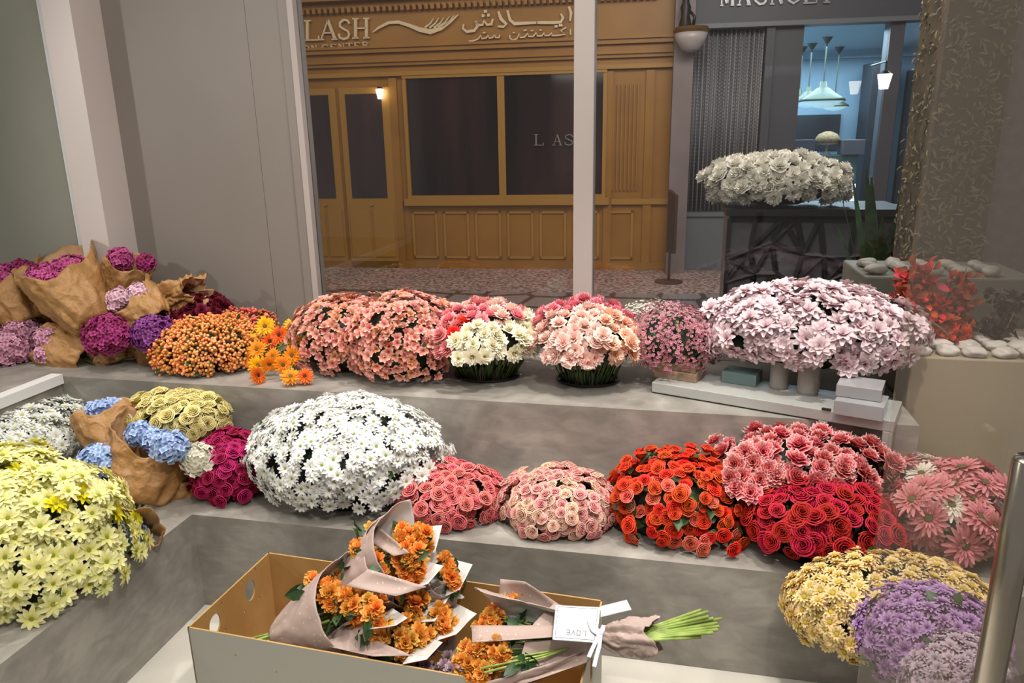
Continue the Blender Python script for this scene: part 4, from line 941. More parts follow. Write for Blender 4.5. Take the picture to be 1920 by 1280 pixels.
def kraft_bouquet(label, apex, mouth, r1, heads, rimf=None, r0=.03, gap=0, gapdir=None, crumple=.014, flat=1.0, seed=0, name='wrapped_hydrangea', group='hydrangeas wrapped in brown paper', stems=True, power=.7):
    """apex / mouth: (px, py, y) in the photo; heads: (px, py, y, radius, material)"""
    A_ = at(apex[0], apex[1], y=apex[2]); Mo = at(mouth[0], mouth[1], y=mouth[2])
    root = empty(name, A_, label, 'bouquet', group)
    wrap(root, A_, Mo, r0, r1, MT['kraft'], MT['kraft_in'], gap, gapdir, rimf, crumple, flat, power, seed=seed)
    for (x, y, yy, rh, m_) in heads:
        c = at(x, y, y=yy); d = (Mo-A_)/np.linalg.norm(Mo-A_)+(CAM-c)/np.linalg.norm(CAM-c)*.8
        hyd_head(c, rh, d, m_, root)
    if stems:
        mb = MB(); ax = (Mo-A_)
        for i in range(5): o_ = rng.normal(size=3)*.008; mb.tube([A_-ax*.12+o_*1.5, A_+ax*.5+o_], .004, 6)
        s = mb.out('stem_bundle', MT['stem'], root, smooth=True); s['kind'] = 'stuff'
    return root
# rim profiles: phi = 0 faces the viewer, so low there and high behind
def rf(front=.7, back=1.15, side=0, wob=.05, s=0): return lambda p: (front+back)/2-(back-front)/2*math.cos(p)+side*math.sin(p)+wob*math.sin(p*5+s)
K = kraft_bouquet
K('large brown paper bouquet of rose pink hydrangeas, top of the left pile', (178, 612, 2.74), (110, 506, 2.86), .165, [(84, 522, 2.85, .08, P_hpink), (130, 508, 2.90, .08, P_hpink), (106, 530, 2.81, .055, P_hpink)], rf(.62, 1.75), seed=1, r0=.06, power=.55)
K('brown paper bouquet of magenta hydrangeas cut off by the left edge', (60, 610, 2.84), (10, 520, 2.94), .165, [(8, 524, 2.92, .08, P_hpink), (-8, 548, 2.86, .08, P_hmag), (40, 508, 2.96, .06, P_hmag)], rf(.64, 1.7), seed=2, r0=.06, power=.55)
K('brown paper bouquet with a little pink showing, against the corner post', (218, 575, 3.0), (244, 492, 3.02), .105, [(226, 486, 3.02, .055, P_hpink), (272, 492, 3.02, .04, P_hmag)], rf(.98, 1.06), seed=3, r0=.06, power=.5)
K('brown paper bouquet of blush pink hydrangeas above the magenta ball', (300, 600, 2.80), (240, 560, 2.86), .13, [(222, 562, 2.81, .052, P_hblush), (258, 552, 2.83, .052, P_hblush)], rf(.54, 1.5), flat=.8, seed=4, r0=.05, power=.6)
K('crumpled end of brown paper lying above the burgundy flowers', (300, 568, 2.95), (375, 545, 2.98), .06, [], rf(.9, 1.05, wob=.1), crumple=.035, seed=5, name='crumpled_paper', stems=False, group=None)
K('brown paper bouquet of pale pink hydrangeas at the lower left of the pile', (45, 690, 2.80), (20, 635, 2.86), .155, [(18, 655, 2.70, .095, P_hpale), (40, 622, 2.80, .075, P_hpale), (-22, 628, 2.78, .08, P_hpale)], rf(.62, 1.35), seed=6, flat=.85, r0=.08, power=.5)
K('brown paper bouquet with one narrow pale pink hydrangea showing', (172, 676, 2.74), (96, 640, 2.80), .115, [(92, 634, 2.74, .062, P_hpale), (86, 662, 2.70, .045, P_hpale)], rf(.86, 1.12), seed=7, r0=.07, power=.5)
K('brown paper bouquet with one round magenta hydrangea ball', (228, 684, 2.80), (206, 630, 2.84), .118, [(203, 628, 2.70, .1, P_hmag)], rf(.55, 1.15, side=.12), seed=8, r0=.07, power=.5)
K('brown paper bouquet with a violet hydrangea beside the orange berries', (300, 688, 2.84), (290, 628, 2.86), .105, [(288, 626, 2.74, .088, P_hvio)], rf(.62, 1.1), seed=9, r0=.06, power=.5)
K('plain brown paper bouquet lying under the rose pink hydrangeas', (120, 650, 2.98), (30, 590, 3.0), .13, [(16, 592, 2.92, .07, P_hmag)], rf(.9, 1.1), seed=10, r0=.06)
K('brown paper bouquet of light blue hydrangeas at the back left of the lower step', (240, 880, 2.26), (203, 772, 2.36), .125, [(205, 770, 2.36, .055, P_hblue), (234, 772, 2.37, .042, P_hblue), (180, 768, 2.37, .038, P_hblue)], rf(.88, 1.35), seed=11, flat=.85, r0=.08, power=.5)
K('large brown paper bouquet of light blue hydrangeas, second from the left', (262, 948, 2.10), (292, 832, 2.24), .152, [(320, 838, 2.13, .06, P_hblue), (262, 814, 2.22, .05, P_hblue), (292, 826, 2.20, .048, P_hblue)], rf(.72, 1.75), seed=12, flat=.85, r0=.085, power=.5)
K('brown paper bouquet of white hydrangea beside the magenta roses', (300, 955, 2.20), (366, 872, 2.28), .11, [(374, 862, 2.18, .062, P_hwhite), (352, 866, 2.24, .05, P_hwhite)], rf(.78, 1.3), seed=13, flat=.85, r0=.07, power=.5)
hb = empty('blue_hydrangea', at(182, 868, y=2.1), 'pale blue hydrangea head poking out above the yellow daisies', 'flower'); hyd_head(at(182, 872, y=2.1), .075, (0, -1, .8), P_hblue, hb)
K('brown paper bouquet of pale blue hydrangea behind the right side of the yellow daisies', (226, 1040, 2.0), (246, 985, 1.80), .10, [(236, 1000, 1.84, .055, P_hblue)], rf(.85, 1.0), seed=14, flat=.6)

# ------------------------------------------------------------------ cardboard flower box on the floor
BZ = .335
c_fl = at(347, 1175, z=BZ); c_bl = at(503, 1035, z=BZ); c_br = at(1130, 1125, z=BZ)
ux = (c_br-c_bl); ux /= np.linalg.norm(ux); uy = (c_bl-c_fl); uy -= ux*(uy@ux); Ly = np.linalg.norm(uy); uy /= Ly; Lx = np.linalg.norm(c_br-c_bl)
O = c_bl-uy*Ly; O[2] = 0
bx = empty('flower_box', O+ux*Lx/2+uy*Ly/2, 'open grey cardboard box with brown inside full of orange bouquets', 'box')
def bp(a, b_, z): return O+ux*a+uy*b_+np.array([0, 0, z])
def panel(name, p0, du, Lw, H, holes, nrm):
    """upright cardboard panel with oval hand holes; grey outside, brown inside"""
    V = []; Fc = []
    def quad(a0, a1, z0, z1):
        n = len(V); V.extend([p0+du*a0+[0, 0, z0], p0+du*a1+[0, 0, z0], p0+du*a1+[0, 0, z1], p0+du*a0+[0, 0, z1]]); Fc.append((n, n+1, n+2, n+3))
    x = 0
    for (hc, hz, hw, hh) in holes:
        a0, a1 = hc-hw*1.6, hc+hw*1.6; quad(x, a0, 0, H); z0, z1 = hz-hh*1.6, min(H-.002, hz+hh*1.6)
        quad(a0, a1, 0, z0); quad(a0, a1, z1, H)
        n = len(V); K_ = 24
        for k in range(K_):
            w = 2*math.pi*(k+.5)/K_; c, s = math.cos(w), math.sin(w)
            V.append(p0+du*(hc+hw*c)+[0, 0, hz+hh*s])
        for k in range(K_):
            w = 2*math.pi*(k+.5)/K_; c, s = math.cos(w), math.sin(w); q = 1/max(abs(c), abs(s)); V.append(p0+du*(hc+c*q*(a1-a0)/2)+[0, 0, (z0+z1)/2+s*q*(z1-z0)/2])
        for k in range(K_): k2 = (k+1) % K_; Fc.append((n+k, n+K_+k, n+K_+k2, n+k2))
        x = a1
    quad(x, Lw, 0, H)
    V = [np.array(v) for v in V]
    f0 = Fc[0]; nn = np.cross(V[f0[1]]-V[f0[0]], V[f0[2]]-V[f0[0]])
    if nn@nrm < 0: Fc = [f[::-1] for f in Fc]
    fixed = []
    for f in Fc:
        q = np.cross(V[f[1]]-V[f[0]], V[f[2]]-V[f[0]]); fixed.append(f if q@nrm > 0 else f[::-1])
    o = mk(name, V, fixed, [MT['card_out'], MT['card_in']], bx, smooth=False)
    s = o.modifiers.new('thickness', 'SOLIDIFY'); s.thickness = .005; s.offset = -1; s.material_offset = 1; s.material_offset_rim = 1
panel('front_panel', bp(0, 0, .003), ux, Lx, BZ-.003, [], -uy); panel('back_panel', bp(0, Ly, .003), ux, Lx, BZ-.003, [], uy)
panel('side_panel', bp(0, 0, .003), uy, Ly, BZ-.003, [(Ly*.26, BZ*.80, .026, .032), (Ly*.70, BZ*.80, .026, .036)], -ux)
panel('side_panel', bp(Lx, 0, .003), uy, Ly, BZ-.003, [(Ly*.5, BZ*.74, .02, .045)], ux)
MB().slab([bp(.004, .004, .004), bp(Lx-.004, .004, .004), bp(Lx-.004, Ly-.004, .004), bp(.004, Ly-.004, .004)], (0, 0, .005)).out('bottom_panel', MT['card_in'], bx)
# printed dots on the front
for a, z in ((.33, .205), (.12, .08)):
    m = MB(); c = bp(a, -.0008, z); m.slab([c+ux*.006*math.cos(k)+np.array([0, 0, .005*math.sin(k)]) for k in np.linspace(0, 2*math.pi, 10)[:-1]], -uy*.0006); m.out('printed_dot', MT['black'], bx)

# orange bouquets in dotted paper
def cone_bouquet(label, apex, mouth, r1, fl, peaks, seed=0, L=.030, mats=None, n=60, gap=70, gapdir=None, stems=True, name='orange_bouquet', flat=.8, group='orange bouquets in dotted paper', fr=.95, push=.0):
    A_ = at(apex[0], apex[1], z=apex[2]); Mo = at(mouth[0], mouth[1], z=mouth[2]); ax = Mo-A_; Ln = np.linalg.norm(ax); w = ax/Ln
    root = empty(name, A_, label, 'bouquet', group)
    vd = (CAM-Mo)/np.linalg.norm(CAM-Mo)
    def rim(p):
        r = .90-.16*math.cos(p)
        for (c, h, wd) in peaks:
            d = abs((p-R(c)+math.pi) % (2*math.pi)-math.pi); r += h*max(0, 1-d/R(wd))
        return r
    wrap(root, A_, Mo, .022, r1, MT['mauve'], MT['white_paper'], 0, gapdir if gapdir is not None else vd+np.array([0, 0, .25]), rim, .004, flat, .8, seed=seed, ridges=4)
    items = []
    e1 = vd-w*(vd@w); e1 /= np.linalg.norm(e1); e2 = np.cross(w, e1)
    for (x, y, z, rr, k) in fl:
        c = at(x, y, z=z)
        for i in range(k):
            zc = 1-(i+.5)/k*1.5; ph = i*2.4+seed; r_ = math.sqrt(1-zc*zc); d = vd*zc+(e1*math.cos(ph)+e2*math.sin(ph))*r_; d = d/np.linalg.norm(d)
            items.append((c+d*rr*rng.uniform(.75, 1.1), d+rng.normal(size=3)*.3, 'rose' if False else 'mum', L, (mats or [P_orm, P_orm2])[0 if rng.uniform() < .75 else 1], None, rng.uniform(.8, 1.15)))
        lp = [c+rng.normal(size=3)*rr*.5-vd*rr*.3 for _ in range(10)]; items and None
    emit_flowers(root, items, 100)
    lv = []; 
    for (x, y, z, rr, k) in fl:
        for _ in range(9): lv.append(at(x, y, z=z)+rng.normal(size=3)*rr*.55-w*rr*.6)
    leaves(root, lv, [rng.normal(size=3)+w for _ in lv], .055, 'leaves', MT['leaf'])
    if stems:
        mb = MB()
        for i in range(9):
            o_ = (e1*math.cos(i*2.4)+e2*math.sin(i*2.4))*.012*math.sqrt(i/9); mb.tube([A_-w*.10*rng.uniform(.8, 1.1)+o_*2.2, A_+w*.02+o_, Mo-w*Ln*.25+o_*3], .0035, 6)
        o = mb.out('stem_bundle', MT['lstem'], root, smooth=True); o['kind'] = 'stuff'
    return root
def fl_mum(L, g):
    return ringflower([(8, L*.8, L*.24, 'round', 5, -25, .5, L*.08, 0, 0), (7, L*.72, L*.24, 'round', 35, -20, .5, L*.07, L*.1, .5), (6, L*.6, L*.22, 'round', 60, -10, .5, L*.06, L*.2, 0), (4, L*.5, L*.2, 'round', 80, 0, .5, L*.03, L*.25, .3)], g), None
GEN['mum'] = fl_mum
CB = []
CB.append(cone_bouquet('topmost orange bouquet with its white paper tip standing up at the back', (650, 1075, .42), (755, 1030, .50), .12, [(760, 1010, .52, .035, 14), (790, 1010, .52, .03, 12), (700, 995, .50, .012, 3), (775, 1045, .50, .04, 14)], [(100, .28, 50), (255, .35, 55)], 1))
CB.append(cone_bouquet('large orange bouquet in dotted paper, second from the top', (630, 1125, .36), (738, 1062, .44), .14, [(680, 1045, .46, .042, 16), (715, 1062, .46, .04, 16), (760, 1065, .46, .045, 18), (775, 1082, .44, .03, 8)], [(100, .25, 50), (255, .30, 55)], 2))
CB.append(cone_bouquet('orange bouquet leaning out on the right of the stack', (740, 1120, .36), (820, 1070, .42), .09, [(840, 1060, .43, .024, 10), (846, 1082, .42, .024, 10)], [(100, .3, 50), (255, .35, 55)], 3))
CB.append(cone_bouquet('orange bouquet in the middle with a wide dotted paper collar, front left', (510, 1195, .30), (660, 1138, .38), .145, [(590, 1095, .41, .022, 8), (622, 1118, .41, .04, 15), (665, 1140, .40, .045, 18), (705, 1150, .40, .045, 18), (640, 1090, .40, .02, 6)], [(100, .22, 50), (255, .25, 55)], 4))
CB.append(cone_bouquet('small orange bouquet tucked in the middle of the stack', (690, 1150, .31), (780, 1130, .36), .085, [(780, 1138, .37, .035, 16), (765, 1122, .37, .025, 8)], [(110, .2, 50), (255, .35, 55)], 5))
CB.append(cone_bouquet('orange bouquet with a bright white paper flap on the far right', (740, 1180, .28), (828, 1162, .33), .085, [(832, 1165, .34, .032, 16)], [(110, .2, 50), (255, .4, 60)], 6))
CB.append(cone_bouquet('amber orange bouquet lying lowest at the front rim of the box', (590, 1235, .26), (745, 1198, .32), .12, [(710, 1195, .33, .04, 16), (760, 1200, .33, .045, 18), (790, 1190, .33, .03, 10)], [(100, .2, 50), (255, .28, 55)], 7, mats=[P_orm2, P_orm]))
# mauve flowers in the bottom of the box
mv = empty('mauve_bouquet', bp(Lx*.5, Ly*.3, .02), 'pale mauve flowers in the bottom of the box at its front edge', 'bouquet')
its = []
for i in range(130):
    a = rng.uniform(.46, .8); b_ = rng.uniform(.05, .42); its.append((bp(Lx*a, Ly*b_, .24+rng.uniform(-.02, .03)), rng.normal(size=3)*.4+[0, -.3, 1], 'mum', .026, P_mauve, None, 1))
emit_flowers(mv, its)
MB().slab([bp(Lx*.45, Ly*.06, .03), bp(Lx*.82, Ly*.06, .03), bp(Lx*.82, Ly*.45, .03), bp(Lx*.45, Ly*.45, .03)], (0, 0, .17)).out('stem_bundle', MT['stem'], mv)['kind'] = 'stuff'

# lying bouquet with gift tags and ribbon
def L3(x, y, z): return at(x, y, z=z)
lb = empty('tied_bouquet', L3(1130, 1190, .38), 'tied orange bouquet lying across the box rim with green stems pointing right', 'bouquet')
tie = L3(1128, 1192, .385)
wrap(lb, tie, L3(925, 1205, .37), .018, .125, MT['mauve'], MT['white_paper'], 120, L3(925, 1150, .6)-L3(925, 1205, .37)+np.array([-.0, .0, .1]), lambda p: .92+.25*max(0, 1-abs(((p-R(75)+math.pi) % (2*math.pi))-math.pi)/R(40))+.2*max(0, 1-abs(((p-R(285)+math.pi) % (2*math.pi))-math.pi)/R(40)), .008, .8, .8, seed=21, ridges=4)
wrap(lb, tie, L3(1225, 1196, .41), .016, .045, MT['mauve'], MT['mauve'], 0, None, lambda p: 1+.12*math.sin(p*3), .012, .8, .6, seed=22, ridges=5)
# back sheet standing up behind and the folded strip
def sheet(name, pts, mat, parent, thick=.0016, nu=8, bulge=.02):
    """four corner sheet (px, py, z) with a soft bulge"""
    P = [L3(*p) for p in pts]; nrm = np.cross(P[1]-P[0], P[3]-P[0]); nrm /= np.linalg.norm(nrm); V = []
    for i in range(nu+1):
        for j in range(nu+1):
            u, v = i/nu, j/nu; p = P[0]*(1-u)*(1-v)+P[1]*u*(1-v)+P[2]*u*v+P[3]*(1-u)*v
            V.append(p+nrm*(bulge*math.sin(math.pi*u)*math.sin(math.pi*v)+.25*bulge*noise.noise(Vector(p*12))))
    o = mk(name, V, gridf(nu, nu), mat, parent); s = o.modifiers.new('thickness', 'SOLIDIFY'); s.thickness = thick; s.offset = 0
    if isinstance(mat, list): s.material_offset = 1
    return o
WP, MV = [MT['white_paper'], MT['white_paper']], [MT['mauve'], MT['mauve']]
for i, pts, m_ in ((0, [(775, 990, .49), (829, 984, .53), (815, 1036, .49), (785, 1040, .47)], WP), (0, [(684, 1008, .50), (706, 984, .54), (768, 1036, .55), (738, 1042, .53)], MV),
                   (1, [(790, 1050, .45), (832, 1061, .48), (802, 1094, .47), (748, 1110, .44)], WP), (1, [(648, 1098, .46), (690, 1066, .50), (800, 1100, .49), (742, 1117, .47)], MV),
                   (2, [(850, 1048, .40), (886, 1058, .42), (862, 1105, .41), (835, 1118, .39)], WP), (3, [(735, 1140, .38), (764, 1158, .42), (742, 1172, .42), (690, 1180, .40)], WP),
                   (4, [(805, 1112, .35), (845, 1114, .38), (815, 1163, .38), (782, 1166, .36)], WP), (5, [(845, 1126, .32), (894, 1150, .36), (855, 1188, .36), (815, 1202, .33)], WP),
                   (6, [(795, 1192, .31), (830, 1204, .35), (800, 1236, .35), (755, 1246, .34)], WP), (6, [(590, 1206, .335), (668, 1184, .36), (775, 1230, .36), (700, 1230, .345)], MV)):
    sheet('paper_flap', pts, m_, CB[i], bulge=.012, nu=6)
sheet('paper_sheet', [(932, 1172, .30), (938, 1085, .42), (984, 1090, .43), (1075, 1150, .37)], [MT['mauve'], MT['mauve']], lb, bulge=.015)
sheet('paper_sheet', [(885, 1172, .405), (1040, 1172, .415), (1040, 1194, .415), (885, 1204, .40)], [MT['mauve'], MT['mauve']], lb, bulge=.006)
sheet('paper_sheet', [(980, 1190, .40), (1040, 1130, .42), (1110, 1150, .40), (1110, 1190, .40)], [MT['mauve'], MT['mauve']], lb, bulge=.02)
sheet('paper_sheet', [(985, 1200, .40), (1125, 1198, .40), (1105, 1240, .37), (960, 1290, .33)], [MT['mauve'], MT['mauve']], lb, bulge=.03)
its = []
for (x, y, z, rr, k) in ((950, 1135, .36, .03, 12), (975, 1128, .36, .018, 5), (925, 1165, .37, .032, 14), (905, 1175, .37, .02, 6), (900, 1225, .36, .03, 14), (935, 1228, .37, .025, 9), (875, 1245, .34, .03, 12), (905, 1262, .33, .035, 16), (930, 1215, .38, .02, 6), (950, 1240, .36, .018, 5), (880, 1215, .35, .02, 7)):
    c = L3(x, y, z)
    for i in range(k):
        d = rng.normal(size=3)+[0, -.5, .6]; d /= np.linalg.norm(d); its.append((c+d*rr*.8, d, 'mum', .026, P_orm2 if rng.uniform() < .6 else P_orm, None, rng.uniform(.8, 1.1)))
emit_flowers(lb, its, 100)
mb = MB()
for i in range(22):
    e = L3(rng.uniform(900, 960), rng.uniform(1150, 1262), rng.uniform(.34, .38)); mb.tube([tie+rng.normal(size=3)*.004, (tie+e)/2+[0, 0, -.01], e], .003, 5)
for i in range(11):
    t = i/10; e = L3(1310+40*math.sin(t*3.1)+rng.uniform(-8, 8), 1142+t*52+rng.uniform(-4, 4), .43+.01*math.sin(i)); mb.tube([tie+rng.normal(size=3)*.004, L3(1215, 1178+t*22, .415), e], .0042, 6)
o = mb.out('stem_bundle', MT['lstem'], lb, smooth=True); o['kind'] = 'stuff'
leaves(lb, [L3(rng.uniform(940, 1000), rng.uniform(1130, 1250), .37) for _ in range(40)], [rng.normal(size=3)+[0, 0, 1] for _ in range(40)], .05, 'leaves', MT['leaf'])
MT['tag'] = plain('white_card', 'd2d2d3', .6); MT['ink'] = plain('grey_ink', '3c4050', .6); MT['silk'] = plain('silver_ribbon', 'b4b6be', .35)
def tagcard(pts, parent, txt=False):
    P = [L3(*p) for p in pts]; n = np.cross(P[1]-P[0], P[3]-P[0]); n /= np.linalg.norm(n); n = n if n[2] > 0 else -n
    o = MB().slab(P, -n*.002).out('gift_tag', MT['tag'], parent)
    lerp = lambda u, v: P[0]*(1-u)*(1-v)+P[1]*u*(1-v)+P[2]*u*v+P[3]*(1-u)*v
    m = MB(); k = .05; w = .007
    for (u0, v0, u1, v1) in ((k, k, 1-k, k+w), (k, 1-k-w, 1-k, 1-k), (k, k, k+w, 1-k), (1-k-w, k, 1-k, 1-k)):
        m.slab([lerp(u0, v0)+n*.0003, lerp(u1, v0)+n*.0003, lerp(u1, v1)+n*.0003, lerp(u0, v1)+n*.0003], n*.0003)
    m.out('printed_border', MT['ink'], o)
    if txt:
        m = MB()
        def st2(a, b_, th=.012):
            a = np.array(a); b_ = np.array(b_); d = b_-a; q = np.array([-d[1], d[0]])/np.linalg.norm(d)*th; m.slab([lerp(*(a+q))+n*.0003, lerp(*(b_+q))+n*.0003, lerp(*(b_-q))+n*.0003, lerp(*(a-q))+n*.0003], n*.0003)
        # the upside-down word seen on the card
        x = .30
        for ch in 'ƎVO˥':
            if ch == '˥': segs = [((0, 0), (1, 0)), ((1, 0), (1, 1))]
            elif ch == 'O': segs = [((0, 0), (1, 0)), ((1, 0), (1, 1)), ((1, 1), (0, 1)), ((0, 1), (0, 0))]
            elif ch == 'V': segs = [((0, 1), (.5, 0)), ((.5, 0), (1, 1))]
            else: segs = [((0, 0), (1, 0)), ((0, .5), (1, .5)), ((0, 1), (1, 1)), ((1, 0), (1, 1))]
            for a, b_ in segs: st2((x+a[0]*.075, .72+a[1]*.13), (x+b_[0]*.075, .72+b_[1]*.13), .006)
            x += .12
        m.out('printed_word', MT['ink'], o)
tagcard([(1042, 1134, .437), (1126, 1138, .437), (1118, 1204, .437), (1036, 1198, .437)], lb, True)
tagcard([(1126, 1136, .434), (1175, 1124, .434), (1184, 1142, .434), (1126, 1156, .434)], lb)
m = MB()
for pts in (((1124, 1186), (1112, 1170), (1104, 1160), (1110, 1180), (1124, 1190)), ((1124, 1190), (1116, 1205), (1108, 1222), (1104, 1232)), ((1126, 1190), (1124, 1210), (1118, 1232), (1114, 1250)), ((1126, 1188), (1132, 1172), (1130, 1182), (1124, 1192))):
    P = [L3(x, y, .445-.0004*max(0, y-1190)) for x, y in pts]
    for i in range(len(P)-1):
        d = P[i+1]-P[i]; s = np.cross(d, [0, -.5, 1]); s = s/np.linalg.norm(s)*.005; m.slab([P[i]-s, P[i]+s, P[i+1]+s, P[i+1]-s], (0, 0, .001))
m.lathe(L3(1126, 1190, .43), [(.008, 0), (.012, .006), (.008, .013)], 10); m.out('ribbon', MT['silk'], lb)

# ------------------------------------------------------------------ console shelf on the right
MT['shelf'] = plain('grey_lacquer', 'a3a39e', .35)
CZ = .735
k0 = at(1222, 716, z=CZ); k1 = at(1678, 790, z=CZ); k1b = at(1692, 752, z=CZ); k0b = k0+(k1b-k1)
cn = empty('console_shelf', ((k0[0]+k1[0])/2, (k0[1]+k1[1])/2, Z2), 'grey console shelf standing across the right end of the steps', 'shelf')
MB().slab([k0-[0, 0, .04], k1-[0, 0, .04], k1b-[0, 0, .04], k0b-[0, 0, .04]], (0, 0, .04)).out('shelf_board', MT['shelf'], cn, bevel=.003)
dd = (k1-k0)/np.linalg.norm(k1-k0); db = (k1b-k1)/np.linalg.norm(k1b-k1)
def leg(p, z0):
    MB().slab([p+[0, 0, z0-CZ], p+dd*.03+[0, 0, z0-CZ], p+dd*.03+db*.03+[0, 0, z0-CZ], p+db*.03+[0, 0, z0-CZ]], (0, 0, CZ-.04-z0)).out('leg', MT['shelf'], cn, bevel=.002)
leg(k1-dd*.032, Z1+.002); leg(k1-dd*.032-dd*.2, Z1+.002)
MB().slab([k1-dd*.2+[0, 0, -.11], k1-dd*.032+[0, 0, -.11], k1-dd*.032+db*.02+[0, 0, -.11], k1-dd*.2+db*.02+[0, 0, -.11]], (0, 0, .025)).out('crossbar', MT['shelf'], cn)
def box_on(name, label, cat_, px, py, w, d, h, mat, group=None, z=CZ, ang=0, bev=.002):
    c = at(px, py, z=z); ca, sa = math.cos(ang), math.sin(ang); e = dd*ca+db*sa; f = -dd*sa+db*ca
    o = MB().slab([c, c+e*w, c+e*w+f*d, c+f*d], (0, 0, h)).out(name, mat, bevel=bev); tag(o, label, cat_, group); return c+np.array([0, 0, h])
MT['wood'] = plain('grey_brown_wood', '7d6450', .6, c2='97806a', scale=8, stretch=(1, 6, 6))
box_on('wooden_block', 'lower of the two brown wooden blocks on the console shelf', 'block', 1226, 706, .17, .11, .034, MT['wood'], 'wooden blocks', z=CZ+.0005)
box_on('wooden_block', 'upper brown wooden block stacked below the pink wax flowers', 'block', 1228, 690, .16, .10, .03, MT['wood'], 'wooden blocks', z=CZ+.0355, ang=.05)
MT['teald'] = plain('dusty_teal', '5e7270', .5)
box_on('teal_box', 'dusty teal box under the pale pink chrysanthemums', 'box', 1352, 716, .13, .09, .045, MT['teald'], z=CZ+.0005)
MT['cupm'] = plain('grey_ceramic', '8f8a82', .5)
for i, (x, y, r, h, lab) in enumerate(((1460, 734, .034, .105, 'left grey ceramic cup on the console shelf'), (1514, 744, .038, .13, 'right taller grey ceramic cup on the console shelf'))):
    c = at(x, y-8, z=CZ+.001); cu = empty('ceramic_cup', c, lab, 'cup', 'grey ceramic cups'); MB().lathe(c, [(r*.92, 0), (r, .01), (r, h), (r*.9, h), (r*.86, .02)], 28).out('body', MT['cupm'], cu, smooth=False)
MT['acry'] = plain('smoky_acrylic', '8b8a8c', .12, c2='a2a1a3', scale=3)
box_on('acrylic_box', 'lower smoky clear box at the right end of the console shelf', 'box', 1562, 776, .15, .13, .05, MT['acry'], 'smoky boxes', z=CZ+.0005)
box_on('acrylic_box', 'upper smoky clear box at the right end of the console shelf', 'box', 1566, 742, .14, .12, .042, MT['acry'], 'smoky boxes', z=CZ+.0515, ang=.03)
box_on('price_label', 'small black label on the edge of the console shelf', 'label', 1540, 768, .03, .012, .006, MT['black'], z=CZ+.0005)

# ------------------------------------------------------------------ beige planter with pebbles and red foliage
xp = at(1695, 640, y=2.76)[0]; zp = at(1700, 668, y=2.76)[2]
pb = MB().box((XR2+.012, 2.76, Z1+.002), (2.3, 3.2, zp)).out('pebble_planter', MT['beige'], bevel=.006); tag(pb, 'beige planter topped with white pebbles behind the glass door', 'planter')
grid = [(XR2+.05+i*.088, 2.80+j*.085) for i in range(11) for j in range(3)]
bo = None
for i, (x, y) in enumerate(grid):
    if i % 5 == 0:
        v, f, _ = csphere(.05, (0, 0, 0), 1, 5)
        for j in range(len(v)): v[j] *= 1+.35*noise.noise(Vector(v[j]*26)+Vector((i*3., 0, 0)))
        bo = mk('pebble', v, f, MT['stone']); o = bo
    else: o = bo.copy(); COL.objects.link(o)
    s = rng.uniform(.75, 1.0); o.location = (x+rng.uniform(-.008, .008), y+rng.uniform(-.008, .008), zp+.022*s); o.scale = (s*.95, s*.85, s*.5); o.rotation_euler = (0, 0, rng.uniform(0, 6))
    tag(o, 'white pebble lying in the beige planter', 'stone', 'pebbles in the beige planter')
P_redl = petal_mat('red_brown_leaves', [(0, '5c1a14'), (.6, '983026'), (1, 'b84a34')], .3)
P_oral = petal_mat('orange_red_leaves', [(0, '982c14'), (.6, 'd84a20'), (1, 'e8643c')], .25)
def bush(name, label, branches, mat, basep, L=.03, n=26, extra=None):
    root = empty(name, basep, label, 'plant'); mb = MB(); V = []; Fc = []; A = []; RR = []; k = 0
    for tip in branches:
        tip = np.array(tip); b0 = np.array(basep); mid = (b0+tip)/2+rng.normal(size=3)*.02; mb.tube([b0, mid, tip], [.005, .004, .002], 6)
        for i in range(n):
            t = rng.uniform(.3, 1.02); p = (b0*(1-t)**2+2*mid*t*(1-t)+tip*t*t)+rng.normal(size=3)*.022*t
            v, f, a = leaf_geo(L*rng.uniform(.7, 1.2), L*.33); v = v@frame_from(rng.normal(size=3)+[0, -.6, .3], rng.uniform(0, 6)).T+p
            V.append(v); Fc.append(f+k); A.append(a); RR.append(np.full(len(v), rng.uniform())); k += len(v)
    mb.out('branches', MT['bark'], root, smooth=True); o = mk('foliage', np.concatenate(V), np.concatenate(Fc), mat, root, rad=np.concatenate(A), rnd=np.concatenate(RR)); o['kind'] = 'stuff'
    return root
zb_ = zp+.02
bp0 = at(1745, 640, y=2.98); bp0[2] = zp+.001
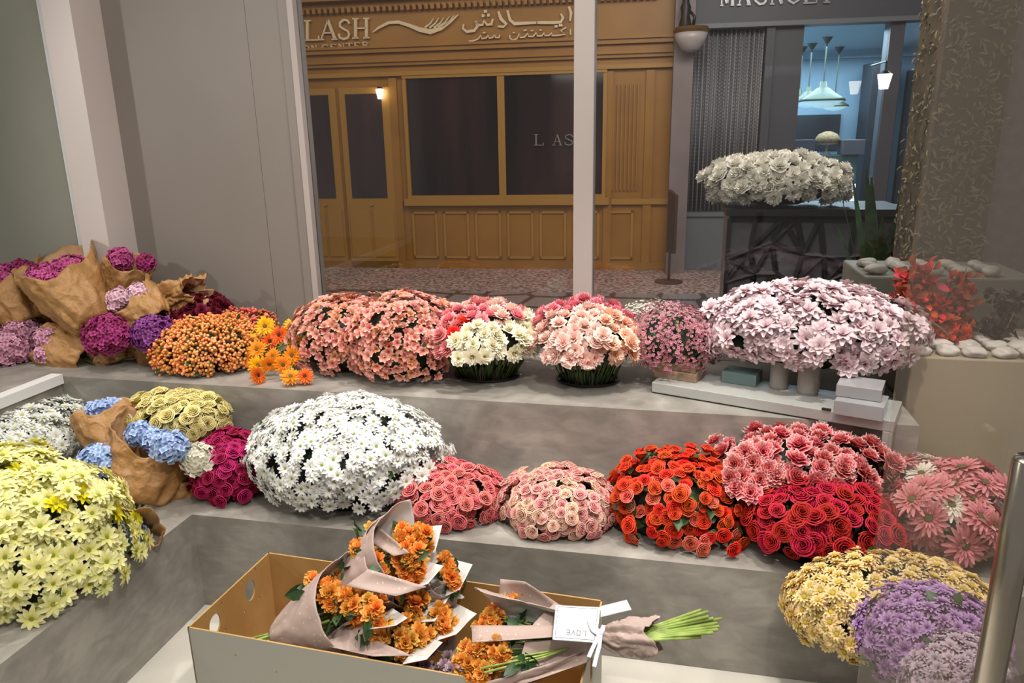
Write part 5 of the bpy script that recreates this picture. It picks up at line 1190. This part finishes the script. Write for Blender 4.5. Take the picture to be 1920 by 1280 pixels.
bush('red_foliage', 'bushy red brown foliage rising left of the pebbles', [at(x, y, y=2.98+rng.uniform(-.06, .1)) for x, y in ((1700, 505), (1715, 512), (1738, 510), (1690, 540), (1705, 560), (1730, 550), (1680, 580), (1725, 590), (1748, 560), (1760, 590), (1700, 600), (1715, 535))], P_redl, bp0, .046, 75)
bp1 = at(1785, 640, y=3.0); bp1[2] = zp+.001
bush('red_foliage', 'thinner red foliage branch right of the bushy one', [at(x, y, y=3.0+rng.uniform(-.05, .08)) for x, y in ((1812, 502), (1800, 530), (1790, 555), (1770, 575), (1805, 575), (1780, 600), (1812, 545))], P_redl, bp1, .04, 45)
bp2 = at(1795, 645, y=2.93); bp2[2] = zp+.001
bush('orange_foliage', 'low bright orange red foliage on the pebbles', [at(x, y, y=2.93) for x, y in ((1772, 622), (1790, 612), (1808, 618), (1765, 628), (1690, 565), (1705, 570), (1715, 560))], P_oral, bp2, .036, 30)
P_dk = petal_mat('dark_maroon_leaves', [(0, '1a1214'), (.6, '33262a'), (1, '46363a')], .3)
bp3 = at(1862, 650, y=2.98); bp3[2] = zp+.001
bush('dark_leaf_plant', 'dark maroon leafy plant at the right edge behind the pebbles', [at(x, y, y=2.98+rng.uniform(-.04, .06)) for x, y in ((1880, 540), (1868, 560), (1895, 575), (1850, 600), (1885, 590), (1900, 590), (1860, 620), (1840, 612), (1910, 550))], P_dk, bp3, .036, 26)

# ------------------------------------------------------------------ glass door in front with its steel handle
gx0 = at(1690, 650, y=1.3)[0]
dr = empty('door_1', (gx0, 1.3, 0), None, None); dr['kind'] = 'structure'
MB().box((gx0, 1.3, .01), (gx0+1.1, 1.31, 2.6)).out('door_pane', MT['doorglass'], dr)
hh = at(1904, 871, y=1.2); hr = .0235
m = MB(); hh = hh+[.034, 0, 0]; m.tube([(hh[0], 1.235, .25), (hh[0], 1.235, hh[2]-.006), (hh[0], 1.235, hh[2])], [hr, hr, hr*.8], 28); m.out('door_handle', MT['steel'], dr, smooth=True)
m = MB()
for z in (hh[2]-.12, .4): m.tube([(hh[0], 1.235, z), (hh[0], 1.3, z)], .011, 12)
m.out('handle_fixing', MT['steel'], dr, smooth=True)
